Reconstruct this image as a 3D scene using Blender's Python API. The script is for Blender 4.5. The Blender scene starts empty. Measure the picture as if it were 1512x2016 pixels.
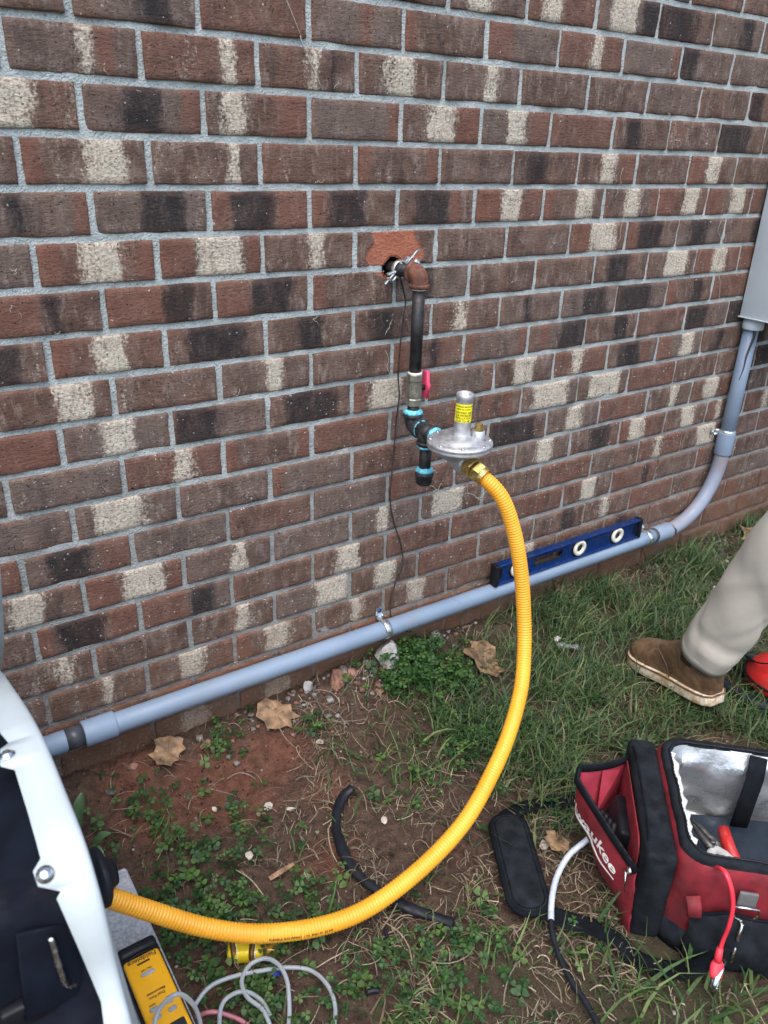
import bpy, bmesh, math, random
import numpy as np
from mathutils import Vector, Matrix

random.seed(7)
rng = np.random.default_rng(7)
scn = bpy.context.scene
COL = scn.collection
PI = math.pi

# ------------------------------------------------------------------ camera
CAM = np.array([-0.8828, -1.4110, 1.2792])
ROT = np.array([[0.83052794, -0.55610969, 0.03107017],
                [-0.2136, -0.3695, -0.9043],
                [0.51438533, 0.74442935, -0.4257143]])
ROT[0] /= np.linalg.norm(ROT[0])
ROT[2] -= ROT[0] * (ROT[0] @ ROT[2]); ROT[2] /= np.linalg.norm(ROT[2])
ROT[1] = np.cross(ROT[2], ROT[0])
FPX = 1557.37
cam = bpy.data.cameras.new("camera")
cam_ob = bpy.data.objects.new("camera", cam); COL.objects.link(cam_ob)
cam.sensor_fit = 'VERTICAL'; cam.sensor_height = 36.0
cam.lens = 36.0 * FPX / 2016.0
cam.clip_start = 0.02; cam.clip_end = 400.0
mw = Matrix.Identity(4)
for i in range(3):
    mw[i][0] = ROT[0][i]; mw[i][1] = -ROT[1][i]; mw[i][2] = -ROT[2][i]; mw[i][3] = CAM[i]
cam_ob.matrix_world = mw
cam.dof.use_dof = True; cam.dof.focus_distance = 1.75; cam.dof.aperture_fstop = 8.0
scn.camera = cam_ob

# ------------------------------------------------------------------ world, sun, exposure
SUN_EL, SUN_AZ = math.radians(62), math.radians(215)     # soft daylight, high, from the open side
world = bpy.data.worlds.new("World"); scn.world = world; world.use_nodes = True
wn = world.node_tree.nodes; wl = world.node_tree.links
bg = wn["Background"]
sky = wn.new("ShaderNodeTexSky"); sky.sky_type = 'NISHITA'; sky.sun_disc = False
sky.sun_elevation = SUN_EL; sky.sun_rotation = SUN_AZ
sky.dust_density = 3.0; sky.air_density = 1.0; sky.ozone_density = 1.0
wl.new(sky.outputs[0], bg.inputs[0]); bg.inputs[1].default_value = 0.13
sun = bpy.data.lights.new("sun", 'SUN'); sun.energy = 0.9; sun.angle = math.radians(70)
sun.color = (1.0, 0.97, 0.93)
sun_ob = bpy.data.objects.new("sun", sun); COL.objects.link(sun_ob)
sd = Vector((math.sin(SUN_AZ) * math.cos(SUN_EL), math.cos(SUN_AZ) * math.cos(SUN_EL), math.sin(SUN_EL)))
sun_ob.location = (0, 0, 6)
sun_ob.rotation_euler = sd.to_track_quat('Z', 'Y').to_euler()
scn.view_settings.view_transform = 'Standard'; scn.view_settings.look = 'None'
scn.view_settings.exposure = 1.38; scn.view_settings.gamma = 1.0
scn.view_settings.use_curve_mapping = False

# ------------------------------------------------------------------ pixel helpers (photograph pixels, 1512 x 2016)
def ray(px, py):
    return ROT.T @ np.array([(px - 756) / FPX, (py - 1008) / FPX, 1.0])
def on_z(px, py, z=0.0):
    d = ray(px, py); return CAM + d * ((z - CAM[2]) / d[2])
def on_y(px, py, y=0.0):
    d = ray(px, py); return CAM + d * ((y - CAM[1]) / d[1])
def on_x(px, py, x):
    d = ray(px, py); return CAM + d * ((x - CAM[0]) / d[0])
def project(P):
    c = (np.asarray(P) - CAM) @ ROT.T
    return 756 + FPX * c[..., 0] / c[..., 2], 1008 + FPX * c[..., 1] / c[..., 2], c[..., 2]

# ------------------------------------------------------------------ numpy value noise
def vnoise(x, y, seed=0):
    xi = np.floor(x).astype(np.int64); yi = np.floor(y).astype(np.int64)
    fx = x - xi; fy = y - yi
    fx = fx * fx * (3 - 2 * fx); fy = fy * fy * (3 - 2 * fy)
    def h(a, b):
        n = (a * 374761393 + b * 668265263 + seed * 1442695041) & 0x7fffffff
        n = ((n ^ (n >> 13)) * 1274126177) & 0x7fffffff
        return ((n ^ (n >> 16)) & 0xffff) / 65535.0
    return (h(xi, yi) * (1 - fx) + h(xi + 1, yi) * fx) * (1 - fy) + (h(xi, yi + 1) * (1 - fx) + h(xi + 1, yi + 1) * fx) * fy
def fbm(x, y, seed=0, o=4):
    s = 0; a = 0.5
    for k in range(o):
        s = s + a * vnoise(x * 2 ** k, y * 2 ** k, seed + k); a *= 0.5
    return s

# ------------------------------------------------------------------ material helper
class NT:
    def __init__(self, name):
        self.m = bpy.data.materials.new(name); self.m.use_nodes = True
        self.t = self.m.node_tree; self.n = self.t.nodes; self.l = self.t.links
        self.b = self.n["Principled BSDF"]
    def add(self, typ, **kw):
        nd = self.n.new(typ)
        for k, v in kw.items(): setattr(nd, k, v)
        return nd
    def put(self, sock, v):
        if isinstance(v, bpy.types.NodeSocket): self.l.new(v, sock)
        elif v is not None:
            if isinstance(v, (tuple, list)) and len(v) == 3 and sock.type == 'RGBA': v = (*v, 1)
            sock.default_value = v
    def math(self, op, a, b=None, c=None, clamp=False):
        nd = self.add("ShaderNodeMath", operation=op, use_clamp=clamp)
        for s, v in zip(nd.inputs, (a, b, c)): self.put(s, v)
        return nd.outputs[0]
    def mix(self, f, a, b, blend='MIX'):
        nd = self.add("ShaderNodeMix", data_type='RGBA', blend_type=blend)
        self.put(nd.inputs[0], f); self.put(nd.inputs[6], a); self.put(nd.inputs[7], b)
        return nd.outputs[2]
    def noise(self, scale, detail=4, vec=None, rough=0.55, dist=0.0):
        nd = self.add("ShaderNodeTexNoise"); nd.inputs["Scale"].default_value = scale
        nd.inputs["Detail"].default_value = detail; nd.inputs["Roughness"].default_value = rough
        nd.inputs["Distortion"].default_value = dist
        if vec is not None: self.l.new(vec, nd.inputs["Vector"])
        return nd.outputs[0]
    def voro(self, scale, vec=None, feature='F1'):
        nd = self.add("ShaderNodeTexVoronoi", feature=feature); nd.inputs["Scale"].default_value = scale
        if vec is not None: self.l.new(vec, nd.inputs["Vector"])
        return nd
    def ss(self, x, a, b, lo=0.0, hi=1.0):
        nd = self.add("ShaderNodeMapRange", interpolation_type='SMOOTHSTEP')
        self.put(nd.inputs[0], x); self.put(nd.inputs[1], a); self.put(nd.inputs[2], b)
        self.put(nd.inputs[3], lo); self.put(nd.inputs[4], hi)
        return nd.outputs[0]
    def pos(self): return self.add("ShaderNodeNewGeometry").outputs["Position"]
    def scaled(self, vec, s):
        nd = self.add("ShaderNodeVectorMath", operation='MULTIPLY'); self.l.new(vec, nd.inputs[0]); nd.inputs[1].default_value = s
        return nd.outputs[0]
    def attr(self, name, typ='GEOMETRY', out='Fac'):
        nd = self.add("ShaderNodeAttribute", attribute_name=name, attribute_type=typ); return nd.outputs[out]
    def bump(self, h, dist, strength=1.0, normal=None):
        nd = self.add("ShaderNodeBump"); nd.inputs["Distance"].default_value = dist; nd.inputs["Strength"].default_value = strength
        self.put(nd.inputs["Height"], h)
        if normal is not None: self.l.new(normal, nd.inputs["Normal"])
        return nd.outputs[0]
    def set(self, **kw):
        for k, v in kw.items(): self.put(self.b.inputs[k.replace("_", " ")], v)
        return self.m

def simple(name, col, rough=0.5, metal=0.0, var=0.12, vscale=30.0, bump=0.0, bscale=200.0, dirt=0.0, dirtcol=(0.10, 0.06, 0.04), rvar=0.15, **kw):
    """base colour with uneven tone, grime and fine relief"""
    t = NT(name); p = t.pos()
    n = t.noise(vscale, 5, p)
    dk = tuple(c * (1 - var * 1.6) for c in col); lt = tuple(min(1, c * (1 + var)) for c in col)
    c = t.mix(t.ss(n, 0.3, 0.7), dk, lt)
    if dirt > 0:
        g = t.noise(vscale * 0.6, 6, p, 0.65)
        c = t.mix(t.math('MULTIPLY', t.ss(g, 0.48, 0.72), dirt), c, dirtcol)
    r = t.ss(t.noise(vscale * 1.7, 4, p), 0.3, 0.7, max(0.05, rough - rvar), min(1, rough + rvar))
    nrm = t.bump(t.noise(bscale, 3, p), bump) if bump > 0 else None
    t.set(Base_Color=c, Roughness=r, Metallic=metal, **kw)
    if nrm is not None: t.l.new(nrm, t.b.inputs["Normal"])
    return t.m

# ------------------------------------------------------------------ object helpers
BASE = {}
def thing(name, label, cat, loc=(0, 0, 0), group=None):
    o = bpy.data.objects.new(name, None); COL.objects.link(o)
    o.empty_display_size = 0.05
    o.location = loc; BASE[o.name] = Vector(loc)
    o["label"] = label; o["category"] = cat
    if group: o["group"] = group
    return o
def tag(o, label, cat, group=None):
    o["label"] = label; o["category"] = cat
    if group: o["group"] = group
    return o
def place(o, parent):
    """link o, whose vertices are in world coordinates, under parent"""
    COL.objects.link(o)
    if parent is not None:
        o.parent = parent
        off = BASE.get(parent.name, Vector((0, 0, 0)))
        o.location = -off
        BASE[o.name] = Vector((0, 0, 0))
    return o
def mesh(name, V, F, mat, parent=None, smooth=True, link_it=True):
    me = bpy.data.meshes.new(name)
    me.from_pydata([tuple(map(float, v)) for v in V], [], [tuple(int(i) for i in f) for f in F])
    if mat is not None: me.materials.append(mat)
    if smooth: me.polygons.foreach_set("use_smooth", [True] * len(me.polygons))
    me.update()
    o = bpy.data.objects.new(name, me)
    if link_it: place(o, parent)
    return o
def bulk(name, V, Q, mat, parent=None, tint=None, smooth=False):
    """large mesh: V (n,3), Q (m,k) faces of equal size; tint per vertex"""
    me = bpy.data.meshes.new(name)
    n, (m, k) = len(V), Q.shape
    me.vertices.add(n); me.vertices.foreach_set("co", np.asarray(V, np.float32).ravel())
    me.loops.add(m * k); me.loops.foreach_set("vertex_index", Q.astype(np.int32).ravel())
    me.polygons.add(m); me.polygons.foreach_set("loop_start", np.arange(0, m * k, k, dtype=np.int32))
    if smooth: me.polygons.foreach_set("use_smooth", np.ones(m, bool))
    if mat is not None: me.materials.append(mat)
    if tint is not None:
        for nm, arr in tint.items():
            a = me.attributes.new(nm, 'FLOAT' if arr.ndim == 1 else 'FLOAT_VECTOR', 'POINT')
            a.data.foreach_set("value" if arr.ndim == 1 else "vector", np.asarray(arr, np.float32).ravel())
    me.update(calc_edges=True); me.validate()
    o = bpy.data.objects.new(name, me); place(o, parent)
    return o
def frame(axis, up=(0, 0, 1)):
    a = Vector(axis).normalized(); u = Vector(up)
    if abs(a.dot(u)) > 0.98: u = Vector((1, 0, 0))
    x = u.cross(a).normalized(); y = a.cross(x).normalized()
    return a, x, y
def revolve(prof, org, axis, seg=24, up=(0, 0, 1), sides=None):
    """prof = [(radius, height)...] spun about axis from org"""
    a, x, y = frame(axis, up); org = Vector(org); V = []; F = []
    for r, h in prof:
        for k in range(seg):
            t = 2 * PI * (k + 0.5) / seg
            V.append(org + a * h + (x * math.cos(t) + y * math.sin(t)) * r)
    n = len(prof)
    for i in range(n - 1):
        for k in range(seg):
            F.append((i * seg + k, i * seg + (k + 1) % seg, (i + 1) * seg + (k + 1) % seg, (i + 1) * seg + k))
    F.append(tuple(range(seg))[::-1]); F.append(tuple((n - 1) * seg + k for k in range(seg)))
    return V, F
def sweep(path, rad, seg=12, closed=False, caps=True, flat=None, up0=(0, 0, 1)):
    """tube along path; rad a number or a list; flat=(wx, wy) stretches the section into a strap"""
    P = [Vector(p) for p in path]; n = len(P)
    R = rad if hasattr(rad, '__len__') else [rad] * n
    V = []; F = []
    T = []
    for i in range(n):
        a = P[(i + 1) % n] if (closed or i < n - 1) else P[i]
        b = P[i - 1] if (closed or i > 0) else P[i]
        T.append((a - b).normalized())
    u = Vector(up0); u = (u - T[0] * u.dot(T[0]))
    if u.length < 1e-4: u = Vector((1, 0, 0)) - T[0] * T[0].x
    u.normalize()
    for i in range(n):
        u = (u - T[i] * u.dot(T[i])).normalized(); w = T[i].cross(u)
        fx, fy = flat if flat else (1, 1)
        for k in range(seg):
            t = 2 * PI * k / seg
            V.append(P[i] + (w * math.cos(t) * fx + u * math.sin(t) * fy) * R[i])
    m = n if closed else n - 1
    for i in range(m):
        j = (i + 1) % n
        for k in range(seg):
            F.append((i * seg + k, i * seg + (k + 1) % seg, j * seg + (k + 1) % seg, j * seg + k))
    if caps and not closed:
        F.append(tuple(range(seg))[::-1]); F.append(tuple((n - 1) * seg + k for k in range(seg)))
    return V, F
def smooth_path(pts, n):
    """Catmull-Rom through pts, resampled evenly"""
    P = [Vector(p) for p in pts]; P = [P[0] * 2 - P[1]] + P + [P[-1] * 2 - P[-2]]
    out = []
    for i in range(1, len(P) - 2):
        for s in range(24):
            t = s / 24.0; a, b, c, d = P[i - 1], P[i], P[i + 1], P[i + 2]
            out.append(0.5 * ((2 * b) + (c - a) * t + (2 * a - 5 * b + 4 * c - d) * t * t + (3 * b - a - 3 * c + d) * t ** 3))
    out.append(P[-2])
    L = [0.0]
    for a, b in zip(out, out[1:]): L.append(L[-1] + (b - a).length)
    res = []; j = 0
    for k in range(n):
        s = L[-1] * k / (n - 1)
        while j < len(L) - 2 and L[j + 1] < s: j += 1
        f = (s - L[j]) / max(1e-9, L[j + 1] - L[j]); res.append(out[j].lerp(out[j + 1], min(1, max(0, f))))
    return res
def cat(*parts):
    V = []; F = []
    for v, f in parts:
        o = len(V); V += list(v); F += [tuple(i + o for i in q) for q in f]
    return V, F
def box(center, size, mat4=None, bevel=0.0, seg=2):
    bm = bmesh.new(); bmesh.ops.create_cube(bm, size=1.0)
    for v in bm.verts: v.co = Vector((v.co.x * size[0], v.co.y * size[1], v.co.z * size[2]))
    if bevel > 0: bmesh.ops.bevel(bm, geom=list(bm.edges), offset=bevel, segments=seg, affect='EDGES', profile=0.5)
    bm.verts.index_update()
    V = [Vector(center) + (v.co if mat4 is None else mat4 @ v.co) for v in bm.verts]; F = [tuple(v.index for v in f.verts) for f in bm.faces]
    bm.free(); return V, F
def prism(outline, o, ax, ay, az, depth, bevel=0.0):
    """2-D outline extruded by depth along az"""
    o, ax, ay, az = map(Vector, (o, ax, ay, az)); n = len(outline)
    if bevel > 0:
        bm = bmesh.new()
        vs = [bm.verts.new((x, y, 0)) for x, y in outline]; f = bm.faces.new(vs)
        r = bmesh.ops.extrude_face_region(bm, geom=[f]); 
        for g in r['geom']:
            if isinstance(g, bmesh.types.BMVert): g.co.z += depth
        bmesh.ops.recalc_face_normals(bm, faces=list(bm.faces))
        es = [e for e in bm.edges if abs(e.verts[0].co.z - e.verts[1].co.z) < 1e-6]
        bmesh.ops.bevel(bm, geom=es, offset=bevel, segments=2, affect='EDGES', profile=0.5)
        bm.verts.index_update()
        V = [o + ax * v.co.x + ay * v.co.y + az * v.co.z for v in bm.verts]; F = [tuple(v.index for v in f.verts) for f in bm.faces]
        bm.free(); return V, F
    V = [o + ax * x + ay * y for x, y in outline] + [o + ax * x + ay * y + az * depth for x, y in outline]
    F = [tuple(range(n))[::-1], tuple(range(n, 2 * n))] + [(i, (i + 1) % n, n + (i + 1) % n, n + i) for i in range(n)]
    return V, F
def rrect(w, h, r, n=4):
    pts = []
    for cx, cy, a0 in ((w / 2 - r, h / 2 - r, 0), (-w / 2 + r, h / 2 - r, 90), (-w / 2 + r, -h / 2 + r, 180), (w / 2 - r, -h / 2 + r, 270)):
        for k in range(n + 1):
            a = math.radians(a0 + 90 * k / n); pts.append((cx + r * math.cos(a), cy + r * math.sin(a)))
    return pts
def text_pts(s, size=1.0, shear=0.0, bold=0.0):
    cu = bpy.data.curves.new("letters", 'FONT'); cu.body = s; cu.size = size; cu.shear = shear; cu.align_x = 'CENTER'; cu.align_y = 'CENTER'
    cu.resolution_u = 3; cu.offset = bold
    ob = bpy.data.objects.new("letters", cu); COL.objects.link(ob)
    bpy.context.view_layer.update()
    me = bpy.data.meshes.new_from_object(ob.evaluated_get(bpy.context.evaluated_depsgraph_get()))
    bm = bmesh.new(); bm.from_mesh(me); bmesh.ops.triangulate(bm, faces=list(bm.faces)); bm.verts.index_update()
    V = [(v.co.x, v.co.y) for v in bm.verts]; F = [tuple(v.index for v in f.verts) for f in bm.faces]
    bm.free(); bpy.data.objects.remove(ob); bpy.data.curves.remove(cu); bpy.data.meshes.remove(me)
    return V, F

# ==================================================================== WALL
BL, BH, MJ = 0.2030, 0.0780, 0.0115          # brick pitch, course height, joint
ZT = 1.11                                     # top of course 0
TONES = {'k': (-1.0, 0), 'd': (-0.45, 0), 'n': (0.0, 0.05), 'g': (0.38, 0), 'c': (1.0, 0), 'r': (0.0, 1.0)}
# tones along each brick face as the photograph shows them (k black, d dark, n brown, g mottled, c cream, r red); first number: left joint in half bricks
ROWS = {
 -6: (2, "nccgnn nccdnn nccckk kkkkdd nnnkkn"),
 -5: (-7, "cgnngn nndkkg nnngnn nnnrnn rnnnnn rrnnnn nngcnn nnnnnr kkggnn nnnnnn"),
 -4: (-6, "nnncrn nggncn nngckn ngccnn nnncgn nnnnnn nnnnnn nnnnnn nnnnnn kknnnn"),
 -3: (-7, "ccccng ndkknr gcgnrr nnnnnr ngccrr nnccrr nnnnnn nkknnn gnnngn kkkknn"),
 -2: (-6, "rggccn gngdcd ngnnnn rnnnnr nngnnn nkkdnn nnccrr nnnnnn rrccnn nnnnnn"),
 -1: (-7, "ggkdnr ggkkkg rkkkrr rkkknn nkkkrn rrccnn rnnccn nnccnr rrnccn rrnccn rnnnnn"),
 0: (-8, "nddnnn rnccgr rrcccr nngcnn nnnnnn nndnnn nnnnnn nncccn rkkknn nkkknn nnndkk"),
 1: (-7, "rrrkdd rrrkkn rrkkkn rndngn nkknnn nnnnnn nnnnnn nkkknn nncccn nrccnn nnnnnn"),
 2: (-8, "nnkkkg rnccng nkkkkn nnkkgn nkkddn ngcnnn nnkdnn nnkkkn kkkkdn rnnkkn nnnnnn"),
 3: (-7, "nnnccn gnnngn nngcnn nnngnn rndknn rnngnr nrnkkk nnnkkn nnnnnn kkknnn kkknnn"),
 4: (-8, "nrrrrr nnccnn kkknnn nkkkkn rcccnn rnnnnr ngccnn ngcgnn nkkkrn rrnccn ndknnn ndkknn"),
 5: (-7, "gdnngn nngcgn rnngnr nnnnnn nnnrnr nnrnrn gccccn nccccn nnnnnn ngnnnn gngnnn kkkknn"),
 6: (-8, "nnnnnn ncccgn ngnngn rnnngn nnnnnn nnnnnn kkkkkn nnccnn nndgnn nngcnn ngccnn kkknnn"),
 7: (-9, "rrrrrr nkkkrr nnnnnn nnngnn nnnngn rnnnnn nnngnn nnccnn nnkkkn nccgnn nnccgn ncgnnn"),
 8: (-8, "ggccdn rrcccr nnncgn nnnggn nncgnn ncccnn nnnnnn nnnnnn nnnnnn ngcgnn nncccn nnnnnn"),
 9: (-9, "nnnnnn rkkkrr rrrkkn nnndnn ngccdn nnnnnn rnnnnn nnnrnn nnccnn nnnnkn nnnnnn rnnnnn"),
 10: (-8, "ddggcd nnnngn nnncgn nnnccc nnccnn nngnnn nnngnn nnnkkn ngcgnn rnnnnn nnnnnn nnnnnn"),
 11: (-9, "nnnnnn ngncnn nnccnn rnccgn nnncgn nnccnn nndnnn ngcgnn nnnnnn nkknnn nnnngn nnnnnn"),
 12: (-8, "nrrrnn ddkrrr rrrrnn nnngnn rrrnnn nnrnnn nncgnn nnnrrn rrrnnn nnnnnn rrnnnn nnrrnn"),
}
def brick_code(row, u):
    if row in ROWS:
        u0, s = ROWS[row]; L = s.split(); i = (u - u0) // 2
        if 0 <= i < len(L): return L[i]
    h = random.Random(row * 131 + u * 17 + 5)
    return h.choice(["nnnnnn", "nnngnn", "nnccnn", "nkkknn", "rnnnnr", "nnnkkn", "nngcnn", "rrnnnn", "ndnngn", "nnrrnn", "nnnnnn", "ngccnn"])

def brick_material(joined):
    ty = 'GEOMETRY' if joined else 'OBJECT'
    t = NT("fired_clay_bricks" if not joined else "fired_clay_bricks_far"); p = t.pos()
    bu = t.attr("bu"); edge = t.attr("be"); chip = t.attr("chip")
    zs = []; rs = []
    for nm, dst in (("zA", zs), ("zB", zs), ("rA", rs), ("rB", rs)):
        sp = t.add("ShaderNodeSeparateXYZ"); t.l.new(t.attr(nm, ty, 'Vector'), sp.inputs[0]); dst += list(sp.outputs)
    tall = t.scaled(p, (1.0, 1.0, 0.35))
    wob = t.math('MULTIPLY', t.math('SUBTRACT', t.noise(38, 4, tall, 0.65), 0.5), 0.26)
    x = t.math('ADD', bu, wob)
    def along(z):
        v = z[0]
        for i in range(5):
            e = (i + 1) / 6.0
            s = t.ss(x, e - 0.10, e + 0.10)
            v = t.math('MULTIPLY_ADD', t.math('SUBTRACT', z[i + 1], z[i]), s, v)
        return v
    v = along(zs); r = along(rs)
    n1 = t.noise(34, 9, tall, 0.78); n2 = t.noise(190, 4, p, 0.6); n3 = t.noise(17, 5, p, 0.6); n4 = t.noise(420, 2, p)
    grit = t.math('ADD', t.math('MULTIPLY', t.math('SUBTRACT', n1, 0.5), 2.1), t.math('MULTIPLY', t.math('SUBTRACT', n2, 0.5), 1.1))
    cream = t.ss(t.math('ADD', v, t.math('MULTIPLY', grit, 1.05)), 0.38, 1.02)
    black = t.ss(t.math('SUBTRACT', t.math('MULTIPLY', grit, 0.75), v), 0.30, 1.15)
    red = t.ss(t.math('ADD', r, t.math('MULTIPLY', grit, 0.7)), 0.35, 0.95)
    c = t.mix(t.ss(n3, 0.32, 0.68), (0.100, 0.060, 0.047), (0.175, 0.122, 0.100))
    c = t.mix(t.math('MULTIPLY', t.ss(n1, 0.45, 0.72), 0.72), c, (0.045, 0.031, 0.027))
    c = t.mix(t.math('MULTIPLY', t.ss(t.noise(60, 6, tall, 0.75), 0.49, 0.68), 0.72), c, (0.31, 0.25, 0.21))
    c = t.mix(t.math('MULTIPLY', t.ss(t.noise(9, 4, tall, 0.6), 0.50, 0.66), 0.5), c, (0.19, 0.095, 0.068))
    rnd = t.add("ShaderNodeObjectInfo").outputs["Random"] if not joined else t.noise(3.1, 1, p)
    c = t.mix(t.math('MULTIPLY', t.ss(rnd, 0.62, 0.98), 0.45), c, (0.175, 0.080, 0.056))
    c = t.mix(t.math('MULTIPLY', t.ss(rnd, 0.40, 0.05), 0.40), c, (0.165, 0.140, 0.122))
    smoke = t.noise(13, 6, tall, 0.7)
    c = t.mix(t.math('MULTIPLY', t.ss(smoke, 0.52, 0.70), 0.6), c, (0.040, 0.032, 0.030))
    c = t.mix(t.math('MULTIPLY', red, 0.62), c, t.mix(n2, (0.150, 0.066, 0.047), (0.215, 0.095, 0.066)))
    c = t.mix(t.math('MULTIPLY', black, 0.88), c, t.mix(n2, (0.008, 0.009, 0.012), (0.030, 0.028, 0.030)))
    c = t.mix(t.math('MULTIPLY', cream, 0.92), c, t.mix(t.ss(n2, 0.3, 0.7), (0.40, 0.355, 0.28), (0.66, 0.615, 0.515)))
    # worn, lighter arrises and small rust-red nicks
    c = t.mix(t.math('MULTIPLY', edge, t.ss(n1, 0.42, 0.7, 0.0, 0.75)), c, (0.30, 0.155, 0.105))
    nick = t.ss(t.noise(26, 5, p, 0.75), 0.70, 0.735)
    c = t.mix(t.math('MULTIPLY', nick, 0.8), c, (0.30, 0.10, 0.06))
    # pale specks of mortar and lime, more of them low on the wall
    sz = t.add("ShaderNodeSeparateXYZ"); t.l.new(p, sz.inputs[0])
    low = t.ss(sz.outputs[2], 1.3, 0.3)
    thr = t.math('MULTIPLY_ADD', low, -0.050, 0.715)
    speck = t.ss(t.noise(130, 3, p, 0.5), thr, t.math('ADD', thr, 0.025))
    c = t.mix(t.math('MULTIPLY', speck, 0.85), c, (0.50, 0.50, 0.48))
    v2 = t.voro(60, p); dot = t.ss(v2.outputs["Distance"], 0.11, 0.07)
    c = t.mix(t.math('MULTIPLY', dot, t.ss(n3, 0.52, 0.6, 0.0, 0.8)), c, (0.55, 0.54, 0.5))
    pit = t.ss(t.noise(230, 3, p), 0.63, 0.69)
    c = t.mix(t.math('MULTIPLY', pit, 0.8), c, (0.02, 0.016, 0.014))
    # red-clay soil splashed on the lowest courses
    soil = t.math('MULTIPLY', t.ss(t.math('ADD', sz.outputs[2], t.math('MULTIPLY', t.math('SUBTRACT', n3, 0.5), 0.5)), 0.34, 0.05), 0.62)
    c = t.mix(soil, c, t.mix(n1, (0.13, 0.060, 0.030), (0.22, 0.115, 0.062)))
    # freshly broken face
    c = t.mix(chip, c, t.mix(n1, (0.30, 0.095, 0.055), (0.46, 0.185, 0.115)))
    drag = t.noise(90, 6, t.scaled(p, (1.0, 1.0, 2.2)), 0.7)
    h = t.math('ADD', t.math('MULTIPLY', drag, 1.0), t.math('MULTIPLY', n4, 0.25))
    h = t.math('SUBTRACT', h, t.math('MULTIPLY', pit, 0.35))
    nrm = t.bump(h, 0.0055, 1.0)
    t.set(Base_Color=c, Roughness=0.9, Normal=nrm)
    t.b.inputs["Specular IOR Level"].default_value = 0.25
    return t.m
M_brick = brick_material(False); M_brick_far = brick_material(True)

def mortar_material():
    t = NT("mortar"); p = t.pos()
    n = t.noise(22, 6, p, 0.65); g = t.noise(260, 3, p, 0.6); m = t.noise(75, 5, p, 0.7)
    c = t.mix(t.ss(n, 0.3, 0.7), (0.36, 0.415, 0.415), (0.49, 0.55, 0.545))
    c = t.mix(t.math('MULTIPLY', t.ss(m, 0.56, 0.75), 0.5), c, (0.21, 0.215, 0.21))
    c = t.mix(t.math('MULTIPLY', t.ss(g, 0.56, 0.70), 0.55), c, (0.17, 0.175, 0.175))
    c = t.mix(t.math('MULTIPLY', t.ss(m, 0.42, 0.28), 0.5), c, (0.60, 0.62, 0.60))
    sz = t.add("ShaderNodeSeparateXYZ"); t.l.new(p, sz.inputs[0])
    grime = t.math('MULTIPLY', t.ss(t.math('ADD', sz.outputs[2], t.math('MULTIPLY', t.math('SUBTRACT', n, 0.5), 0.8)), 1.05, 0.2), 0.55)
    c = t.mix(grime, c, (0.20, 0.185, 0.17))
    soil = t.math('MULTIPLY', t.ss(t.math('ADD', sz.outputs[2], t.math('MULTIPLY', t.math('SUBTRACT', m, 0.5), 0.5)), 0.32, 0.04), 0.75)
    c = t.mix(soil, c, (0.17, 0.085, 0.048))
    t.set(Base_Color=c, Roughness=0.95, Normal=t.bump(t.math('ADD', t.math('MULTIPLY', m, 1.2), t.math('MULTIPLY', g, 1.2)), 0.0045, 1.0))
    t.b.inputs["Specular IOR Level"].default_value = 0.2
    return t.m
M_mortar = mortar_material()

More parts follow.
